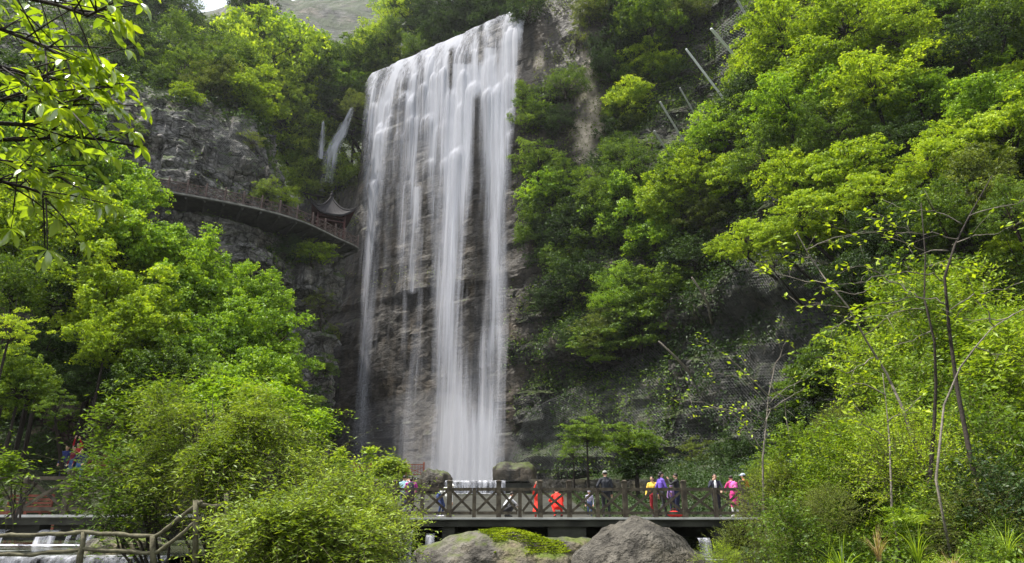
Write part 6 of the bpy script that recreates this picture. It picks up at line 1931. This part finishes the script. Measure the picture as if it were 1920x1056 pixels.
# right bank: layers from near to far, each plant a thing
g_ = random.Random(21)
LBK = {
    ('leafy', 'grass'): ('shrub', 'leafy fresh green shrub in the thicket on the right bank'),
    ('leafy', 'lime'): ('shrub', 'leafy lime shrub in the thicket on the right bank'),
    ('fine', 'grass'): ('shrub', 'small-leaved fresh shrub in the thicket on the right bank'),
    ('fine', 'olive'): ('shrub', 'small-leaved olive shrub in the thicket on the right bank'),
    ('fine', 'lime'): ('shrub', 'small-leaved lime shrub in the thicket on the right bank'),
    ('broad', 'grass'): ('shrub', 'broad-leaved plant in the thicket on the right bank'),
    ('leafy', 'green'): ('shrub', 'leafy dark shrub in the thicket on the right bank'),
    ('leafy', 'dark'): ('shrub', 'blackish green shrub in the thicket on the right bank'),
    ('fern', 'grass'): ('fern', 'arching fern in the thicket on the right bank'),
    ('grass', 'grass'): ('grass_tuft', 'tuft of thin green grass on the right bank'),
    ('grass', 'straw'): ('grass_tuft', 'tuft of dry straw-coloured grass on the right bank'),
    ('reed', 'grass'): ('grass_tuft', 'clump of long arching green blades on the right bank'),
}
keys = list(LBK)
wts = [4, 3, 2, 2, 2, 3, 5, 5, 4, 4, 1.2, 4]
cnt = 0
for row, (Y, n, h0, h1) in enumerate([(6.4, 9, 50, 90), (7.4, 11, 60, 105), (8.6, 13, 70, 125), (10, 14, 80, 140), (12, 15, 80, 140), (14.5, 18, 80, 150), (18, 16, 70, 130), (22, 16, 60, 110), (27, 16, 50, 90)]):
    for i in range(n):
        # left limit of the thicket by depth (photo px), top envelope rises to the right
        xl_ = {0: 1450, 1: 1430, 2: 1420, 3: 1430, 4: 1450, 5: 1480, 6: 1520, 7: 1540, 8: 1540}[row]
        px_ = xl_ + (1950 - xl_) * (i + g_.random()) / n
        Yj = Y * g_.uniform(.93, 1.07)
        x = P(px_, 950, Yj).x
        kd = g_.choices(keys, wts)[0]
        if row < 3 and kd[1] in ('lime', 'grass') and g_.random() < 0.5: kd = g_.choice([('leafy', 'green'), ('fine', 'olive'), ('reed', 'grass'), ('fern', 'grass')])
        nm, lb = LBK[kd]
        hp = g_.uniform(h0, h1) * (0.5 + 0.7 * min(1, (px_ - xl_) / 300))
        plant(nm, kd[0], kd[1], x, Yj, hp / F_PX * Yj, lb, g_.randrange(2), group='thicket on the right bank', cat='plant')
        cnt += 1
# taller shrubs giving the bank its outline
for a in [
    ('leafy', 'green', 1500, 860, 9.5, 90, 'dull green shrub just right of the bare branching shrub'),
    ('leafy', 'grass', 1560, 860, 8.8, 90, 'fresh green shrub below and right of the bare branching shrub'),
    ('fine', 'olive', 1470, 950, 9.0, 105, 'olive shrub at the left corner of the right bank'),
    ('leafy', 'green', 1720, 640, 12.5, 120, 'tall fresh green shrub between the two tall saplings, upper'),
    ('leafy', 'grass', 1650, 740, 12, 110, 'fresh green shrub left of the curved sapling'),
    ('leafy', 'grass', 1820, 690, 12.0, 130, 'bright green shrub right of the tall straight sapling'),
    ('leafy', 'grass', 1890, 740, 11.0, 140, 'leafy shrub at the right edge, middle'),
    ('leafy', 'green', 1750, 780, 11, 120, 'leafy shrub in the crook of the saplings'),
    ('leafy', 'green', 1860, 850, 9.5, 120, 'green shrub at the right edge, low'),
    ('leafy', 'grass', 1630, 850, 10, 70, 'fresh shrub in the middle of the right bank'),
    ('fine', 'lime', 1720, 900, 8.0, 140, 'small-leaved lime shrub at the foot of the tall sapling'),
    ('leafy', 'grass', 1800, 600, 14.0, 110, 'green shrub top behind the tall sapling'),
    ('broad', 'grass', 1690, 560, 14.0, 100, 'shrub of big leaves high behind the saplings'),
    ('fine', 'olive', 1385, 1030, 8.6, 70, 'low olive shrub with specks at the waterside, right of the boulder'),
    ('fine', 'lime', 1345, 1050, 8.2, 50, 'low bright shrub nearest the pointed boulder'),
    ('leafy', 'green', 1480, 1010, 7.6, 90, 'dark shrub at the bottom of the right bank'),
]:
    plant_px('shrub', a[0], a[1], a[2], a[3], a[4], a[5], a[6], k=a[2] % 2, cat='shrub')
for k_, (px_, py_, Y_, h_, kd_, mk_, lb_) in enumerate([
    (1690, 700, 12.5, 90, 'leafy', 'grass', 'fresh shrub behind the curved sapling'), (1770, 720, 12, 95, 'leafy', 'green', 'bright shrub between the saplings, middle'),
    (1850, 770, 11.5, 90, 'fine', 'grass', 'fine-leaved shrub right of the straight sapling, middle'), (1700, 820, 10.5, 80, 'leafy', 'grass', 'leafy shrub left of the curved sapling foot'),
    (1580, 800, 10.5, 70, 'fine', 'olive', 'olive shrub behind the yellow fern'), (1900, 660, 12.5, 100, 'leafy', 'grass', 'green shrub at the right edge above the pale bough'),
    (1660, 900, 9, 60, 'leafy', 'dark', 'dull shrub low in the middle of the bank'), (1810, 860, 9.5, 80, 'broad', 'grass', 'broad-leaved plant beside the straight sapling'),
    (1530, 930, 8.6, 60, 'leafy', 'grass', 'small fresh shrub near the left of the bank'), (1450, 900, 9.5, 55, 'leafy', 'lime', 'lime shrub at the end of the bridge'),
    (1560, 960, 7.6, 55, 'fine', 'olive', 'olive shrub above the arching blades'), (1740, 590, 15, 90, 'fine', 'lime', 'small-leaved lime shrub high between the saplings')]):
    plant_px('shrub', kd_, mk_, px_, py_, Y_, h_, lb_, k=k_ % 2, cat='shrub')
for a in [('reed', 'grass', 1575, 1040, 5.6, 85, 'big arching clump of green blades at the bottom of the right bank'),
          ('reed', 'grass', 1715, 1015, 6.0, 70, 'clump of upright green blades right of the arching clump'),
          ('grass', 'straw', 1640, 1000, 6.2, 80, 'dry arching grass between the green clumps'),
          ('grass', 'straw', 1780, 1040, 5.6, 70, 'dry grass tuft below the tall sapling'),
          ('reed', 'grass', 1880, 1000, 6.2, 85, 'green blades in the bottom right corner'),
          ('fern', 'grass', 1700, 930, 7.2, 90, 'bright fern in the middle of the bank'),
          ('fern', 'lime', 1590, 800, 9.0, 90, 'upright yellow fern beside the bare shrub')]:
    plant_px(('fern' if a[0] == 'fern' else 'grass_tuft'), a[0], a[1], a[2], a[3], a[4], a[5], a[6], cat='plant')
g2 = random.Random(77)
for i in range(26):
    px_ = g2.uniform(1480, 1940); Yj = g2.uniform(5.6, 9.0)
    kd = g2.choice([('reed', 'grass'), ('reed', 'lime'), ('grass', 'grass'), ('grass', 'straw')])
    plant('grass_tuft', kd[0], kd[1], P(px_, 950, Yj).x, Yj, g2.uniform(60, 120) / F_PX * Yj, {('reed', 'grass'): 'clump of long arching green blades on the right bank', ('reed', 'lime'): 'clump of long yellow-green blades on the right bank', ('grass', 'grass'): 'tuft of thin green grass on the right bank', ('grass', 'straw'): 'tuft of dry straw-coloured grass on the right bank'}[kd], g2.randrange(2), group='thicket on the right bank', cat='plant')
# ground cover between
def gcover(name, label, xs0, xs1, y0, y1, n, matk, L, Wd, seed, hgt=0.15, cond=None):
    g = np.random.default_rng(seed)
    x = g.uniform(xs0, xs1, n); y = g.uniform(y0, y1, n)
    if cond is not None:
        k = cond(x, y); x, y = x[k], y[k]
    z = ground_h(x, y) + hgt * g.random(len(x)) ** 1.3 * (1 + 0.8 * fbm(np.stack([x, y, x * 0], 1), seed, 2))
    p = np.stack([x, y, z], 1)
    v, f, t = leaf_quads(p, unit(g.normal(size=p.shape) * .6 + np.array([0, -.3, .8])), rand_unit(len(p), g), L * g.uniform(.5, 1.3, len(p)), Wd * g.uniform(.6, 1.2, len(p)), np.clip(.4 + .3 * fbm(p * .8, seed + 2, 2) + .12 * g.normal(size=len(p)), 0, 1), fold=.1)
    o = obj(name, mesh_np(name, v, f, LM[matk], False, {'tone': t})); tag(o, label, 'ground cover', kind='stuff')
xr_ = lambda y: np.interp(y, [0, 10, 14, 24, 29, 45, 90], [1.4, 2.3, 3.6, 8.6, 9.0, 9.0, 0.0])
gcover('ground_cover', 'low leafy ground cover on the near right bank', 1.5, 12, 4.5, 13, 60000, 'grass', 0.075, 0.035, 4, 0.28, lambda x, y: (x > xr_(y) + 0.1) & (x < y * 0.8 + 1))
gcover('ground_cover', 'ground cover on the far right bank up to the cliff', 4, 45, 13, 62, 100000, 'dark', 0.20, 0.10, 5, 0.6, lambda x, y: (x > xr_(y) + 0.2) & (x < y * 0.85 + 2))
gcover('ground_cover', 'dark ground cover on the slope under the left maples', -45, -8, 27, 62, 80000, 'dark', 0.20, 0.10, 6, 0.5, lambda x, y: (x > -y * 0.85 - 2) & ((y > 31.5) | (x < -24)))
gcover('ground_cover', 'plants at the foot of the cliffs beyond the bridge', -9, 14, 28, 44.5, 34000, 'dark', 0.14, 0.07, 7, 0.35, lambda x, y: ((x > 3.4) | (x < -6.4)))
gcover('ground_cover', 'weeds along the water under the left bridge', -17, -3, 14, 27, 9000, 'green', 0.10, 0.05, 9, 0.25, lambda x, y: ground_h(x, y) > -0.75)

# ---- saplings with bare or thinly leaved boughs (dark stems in front of the slope)
def sapling(label, Y, trunk, boughs, rt=0.045, leafk='lime', nl=5, L=0.10, Wd=0.05, mat=None, rb=0.008, cat='sapling', seed=1, lat=0.5, trunkY=None):
    """trunk and boughs are photo polylines, each at its own depth"""
    g = np.random.default_rng(seed)
    base = P(trunk[-1][0], trunk[-1][1], Y)
    root = Vector((base.x, base.y, base.z))
    e = empty('sapling', root); tag(e, label, cat)
    T_ = [P(x, y, Y + 0.15 * math.sin(i * 1.7)) - root for i, (x, y) in enumerate(trunk)]
    n = len(T_)
    MB().tube(T_ + [Vector((0, 0, -0.8))], [max(0.005, rt * (0.2 + 0.8 * i / (n - 1))) for i in range(n)] + [rt], 8).obj('trunk', mat or M_BARK, e, True)
    m = MB(); c = []; ax = []
    for bi, b in enumerate(boughs):
        dy = g.uniform(-lat, lat)
        pts = []
        for i, (x, y) in enumerate(b):
            t = i / max(1, len(b) - 1)
            pts.append(P(x, y, Y + dy * t) - root)
        # refine with wiggle
        q = []
        for i in range(len(pts) - 1):
            for k in range(3):
                t = k / 3
                q.append(pts[i].lerp(pts[i + 1], t) + Vector(g.normal(size=3) * 0.012))
        q.append(pts[-1])
        m.tube(q, [rb * (1 - 0.75 * i / (len(q) - 1)) for i in range(len(q))], 5)
        for i in range(2, len(q)):
            if g.random() < 0.55:
                d = (q[i] - q[i - 1]).normalized()
                w = Vector(g.normal(size=3) * 0.5) + d * 0.8 + Vector((0, 0, 0.2)); w.normalize()
                ln = g.uniform(0.12, 0.38)
                e2 = q[i] + w * ln
                m.tube([q[i], q[i].lerp(e2, .5) + Vector((0, 0, .015)), e2], [rb * .4, rb * .3, rb * .2], 4)
                for k in range(g.integers(1, nl + 1)):
                    c.append(e2 + Vector(g.normal(size=3) * 0.035)); ax.append(w)
            if g.random() < 0.35:
                c.append(q[i] + Vector(g.normal(size=3) * 0.03)); ax.append((q[i] - q[i - 1]).normalized())
        for k in range(nl + 2):
            c.append(q[-1] + Vector(g.normal(size=3) * 0.05)); ax.append((q[-1] - q[-2]).normalized())
    m.obj('boughs', M_BARKL, e, True)
    c = np.array(c); ax = unit(np.array(ax) + g.normal(size=c.shape) * .6)
    v, f, t = leaf_quads(c, unit(g.normal(size=c.shape) * .5 + np.array([0, -.2, .8])), ax, L * g.uniform(.4, 1.1, len(c)), Wd * g.uniform(.6, 1.1, len(c)), np.clip(g.normal(.65, .2, len(c)), 0, 1), fold=.15)
    obj('leaves', mesh_np('leaves', v, f, LM[leafk], False, {'tone': t}), e)
    return e
sapling('tall dark straight sapling with long bare side boughs at the right', 7.5,
        [(1860, 330), (1820, 400), (1790, 460), (1771, 520), (1780, 620), (1795, 730), (1818, 850), (1848, 990)],
        [[(1772, 525), (1740, 515), (1700, 512), (1650, 515), (1610, 528), (1560, 536)], [(1792, 452), (1760, 440), (1720, 438), (1680, 425), (1655, 405)],
         [(1776, 570), (1745, 556), (1700, 560), (1650, 570), (1610, 580)], [(1785, 460), (1830, 440), (1860, 440), (1900, 425)], [(1815, 405), (1860, 395), (1930, 370)],
         [(1784, 580), (1830, 550), (1880, 540), (1940, 525)], [(1778, 470), (1745, 470), (1715, 485)], [(1805, 420), (1770, 400), (1740, 395), (1700, 398)]], rt=0.028, seed=3)
sapling('dark curved sapling left of the tall straight one', 8.0,
        [(1727, 380), (1735, 480), (1733, 560), (1752, 640), (1755, 720), (1752, 790), (1745, 880), (1740, 960)],
        [[(1734, 560), (1700, 545), (1660, 520), (1620, 500), (1580, 505)], [(1735, 470), (1700, 455), (1650, 440), (1600, 438), (1555, 420)], [(1730, 580), (1690, 583), (1650, 590), (1600, 600)],
         [(1748, 620), (1710, 640), (1660, 655)], [(1735, 500), (1760, 495), (1770, 500)]], rt=0.026, seed=4)
sapling('leaning grey sapling crossing in front of the net', 8.5,
        [(1490, 430), (1515, 475), (1545, 520), (1590, 575), (1625, 640), (1662, 700), (1690, 760), (1715, 830), (1755, 935)],
        [[(1550, 530), (1520, 528), (1480, 520), (1440, 510)], [(1565, 545), (1600, 550), (1650, 535), (1700, 520)], [(1590, 575), (1560, 575), (1520, 570), (1500, 580)],
         [(1520, 485), (1500, 480), (1470, 470)], [(1640, 670), (1610, 690), (1585, 700), (1560, 690)], [(1600, 590), (1570, 610), (1545, 620)], [(1620, 630), (1660, 600), (1700, 580)], [(1510, 470), (1545, 450), (1600, 440), (1660, 430)]], rt=0.022, mat=M_BARKL, seed=5)
sapling('pale bare branching shrub with tiny leaves beside the net', 9.0,
        [(1452, 690), (1441, 742), (1436, 800), (1430, 860), (1432, 960)],
        [[(1430, 850), (1400, 800), (1365, 768), (1320, 755), (1258, 748)], [(1434, 800), (1445, 765), (1420, 735), (1380, 705), (1330, 700)], [(1443, 745), (1400, 700), (1360, 665), (1310, 640)],
         [(1441, 720), (1470, 750), (1480, 800), (1485, 840)], [(1440, 770), (1480, 745), (1510, 725)], [(1436, 790), (1400, 770), (1350, 768), (1300, 770)], [(1443, 700), (1460, 670), (1475, 640)], [(1430, 850), (1405, 830), (1390, 790)],
         [(1441, 760), (1475, 730), (1510, 712)]], rt=0.016, mat=M_BARKL, seed=6, L=0.075, Wd=0.04, nl=4)
sapling('thin twiggy stem in front of the right shrubs', 7.8,
        [(1655, 700), (1662, 760), (1668, 830), (1672, 950)], [[(1660, 740), (1620, 720), (1580, 722)], [(1664, 790), (1700, 770), (1730, 740)], [(1668, 830), (1630, 800), (1600, 790)]], rt=0.012, mat=M_BARKL, seed=7)
sapling('slanting pale bough at the right edge', 6.8,
        [(1960, 560), (1900, 590), (1860, 615), (1830, 650), (1800, 690), (1770, 760), (1755, 900)], [[(1865, 612), (1850, 580), (1830, 560)], [(1900, 590), (1870, 600), (1830, 598), (1790, 600)], [(1830, 650), (1860, 660), (1900, 665)]], rt=0.012, mat=M_BARKL, seed=8)

# ---- overhanging branch with big leaves, upper left, close to the camera
def big_leaf(n_seg=6):
    """one obovate leaf: two halves folded along a midrib, curling down to the tip (unit length along +Y)"""
    t = np.linspace(0, 1, n_seg + 1)
    w = 0.19 * np.sin(np.pi * np.clip(t, 0, 1) ** 1.25) ** 0.8
    z = -0.22 * t ** 2
    mid = np.stack([t * 0, t, z], 1)
    l = np.stack([-w, t, z + 0.30 * w], 1); r = np.stack([w, t, z + 0.30 * w], 1)
    v = np.concatenate([mid, l, r]); n = n_seg + 1
    f = []
    for i in range(n_seg):
        f.append((i, i + 1, n + i + 1, n + i)); f.append((i, 2 * n + i, 2 * n + i + 1, i + 1))
    return v, np.array(f)
def big_branches():
    g = np.random.default_rng(12)
    root = Vector((-6.2, 3.8, gzz(-6.2, 3.8) - 0.1))
    e = empty('broadleaf_tree', root); tag(e, 'near tree reaching in from the left with big glossy yellow-green leaves', 'tree')
    MB().tube([(0, 0, 0), (0.1, 0.05, 1.4), (0.25, 0.1, 2.8), (0.5, 0.2, 4.2), (0.8, 0.3, 5.4)], [0.19, 0.16, 0.13, 0.10, 0.06], 12).obj('trunk', M_BARK, e, True)
    lines = [
        ([(-420, 330), (-200, 260), (0, 231), (60, 235), (120, 203), (170, 170), (212, 140)], 4.2),
        ([(-420, 130), (-200, 60), (0, 54), (30, 66), (80, 84), (125, 112)], 4.0),
        ([(-400, 40), (-150, -10), (20, -10), (110, 10), (165, 30), (205, 10)], 3.8),
        ([(-420, 380), (-150, 290), (0, 262), (60, 262), (120, 255), (190, 262), (262, 276)], 4.6),
        ([(-420, 430), (-150, 330), (0, 300), (40, 318), (90, 318), (140, 350)], 4.4),
        ([(-400, 250), (-120, 190), (0, 190), (60, 165), (100, 130), (150, 115)], 4.4),
        ([(-400, 480), (-150, 370), (0, 340), (50, 352), (105, 372)], 4.1),
        ([(-300, -60), (-60, -60), (60, -20), (140, 10)], 4.5),
        ([(-350, 200), (-100, 130), (0, 125), (50, 140), (95, 175), (130, 205)], 3.9),
    ]
    m = MB(); ends = []
    for pts, Y in lines:
        q = [P(x, y, Y + 0.12 * math.sin(i * 2.2)) - root for i, (x, y) in enumerate(pts)]
        start = Vector((0.45, 0.2, 4.0 if q[0].z < 4.6 else 4.8))
        q = [start] + q
        m.tube(q, [0.03] + [0.018 * (1 - 0.8 * i / (len(q) - 1)) + 0.004 for i in range(1, len(q))], 7)
        for i in range(3, len(q)):
            for _ in range(6 if i < len(q) - 1 else 4):
                a = q[i - 1].lerp(q[i], g.random())
                w = Vector(g.normal(size=3) * np.array([.55, .55, .4])) + (q[i] - q[i - 1]).normalized() * 0.9; w.normalize()
                b = a + w * g.uniform(.12, .55)
                if proj(np.array([b + root]))[0][0] > 285: continue
                m.tube([a, a.lerp(b, .5) + Vector((0, 0, .012)), b], [.006, .005, .0035], 5)
                ends.append((b, w))
        ends.append((q[-1], (q[-1] - q[-2]).normalized()))
    # extra sprays filling the left margin
    m.obj('boughs', M_BARK, e, True)
    lv, lf = big_leaf()
    V = []; F = []; Tn = []; k = 0
    for c, w in ends:
        n = g.integers(5, 9)
        tone = g.normal(.5, .16)
        for i in range(n):
            a = 2 * math.pi * i / n + g.uniform(-.3, .3)
            up = (Vector((0, 0, 1)) * 0.6 + w * 0.5).normalized()
            s1 = up.orthogonal().normalized(); s2 = up.cross(s1)
            d = (s1 * math.cos(a) + s2 * math.sin(a)) + up * g.uniform(-.35, .35) + w * 0.45 + Vector((0, 0, -0.30))
            d.normalize()
            nn = (Vector((0, 0, 1)) + Vector(g.normal(size=3) * 0.3)); nn = (nn - d * nn.dot(d)).normalized()
            sx = d.cross(nn)
            M = np.array([sx, d, nn]).T
            L = g.uniform(.075, .150)
            V.append((lv * np.array([1.0, 1, 1 + g.uniform(-.4, 1.0)])) @ M.T * L + np.array(c)); F.append(lf + k); k += len(lv)
            Tn.append(np.full(len(lv), np.clip(tone + g.normal() * .12, 0, 1)))
    obj('leaves', mesh_np('leaves', np.concatenate(V), np.concatenate(F), LM['big'], True, {'tone': np.concatenate(Tn)}), e)
big_branches()
# ---- even summer air over the whole gorge
m, nt, out = newmat('haze')
n = N(nt)
v = n('ShaderNodeVolumePrincipled', {'Color': (0.93, 0.96, 1.0, 1), 'Density': 0.00013, 'Anisotropy': 0.3})
nt.links.new(v.outputs[0], out.inputs['Volume'])
o = MB().box((0, 250, 199), (1600, 1400, 404)).obj('haze', m); tag(o, 'thin pale air', 'haze', kind='stuff')
print("OBJ", len(bpy.data.objects), "faces", sum(len(m.polygons) for m in bpy.data.meshes))
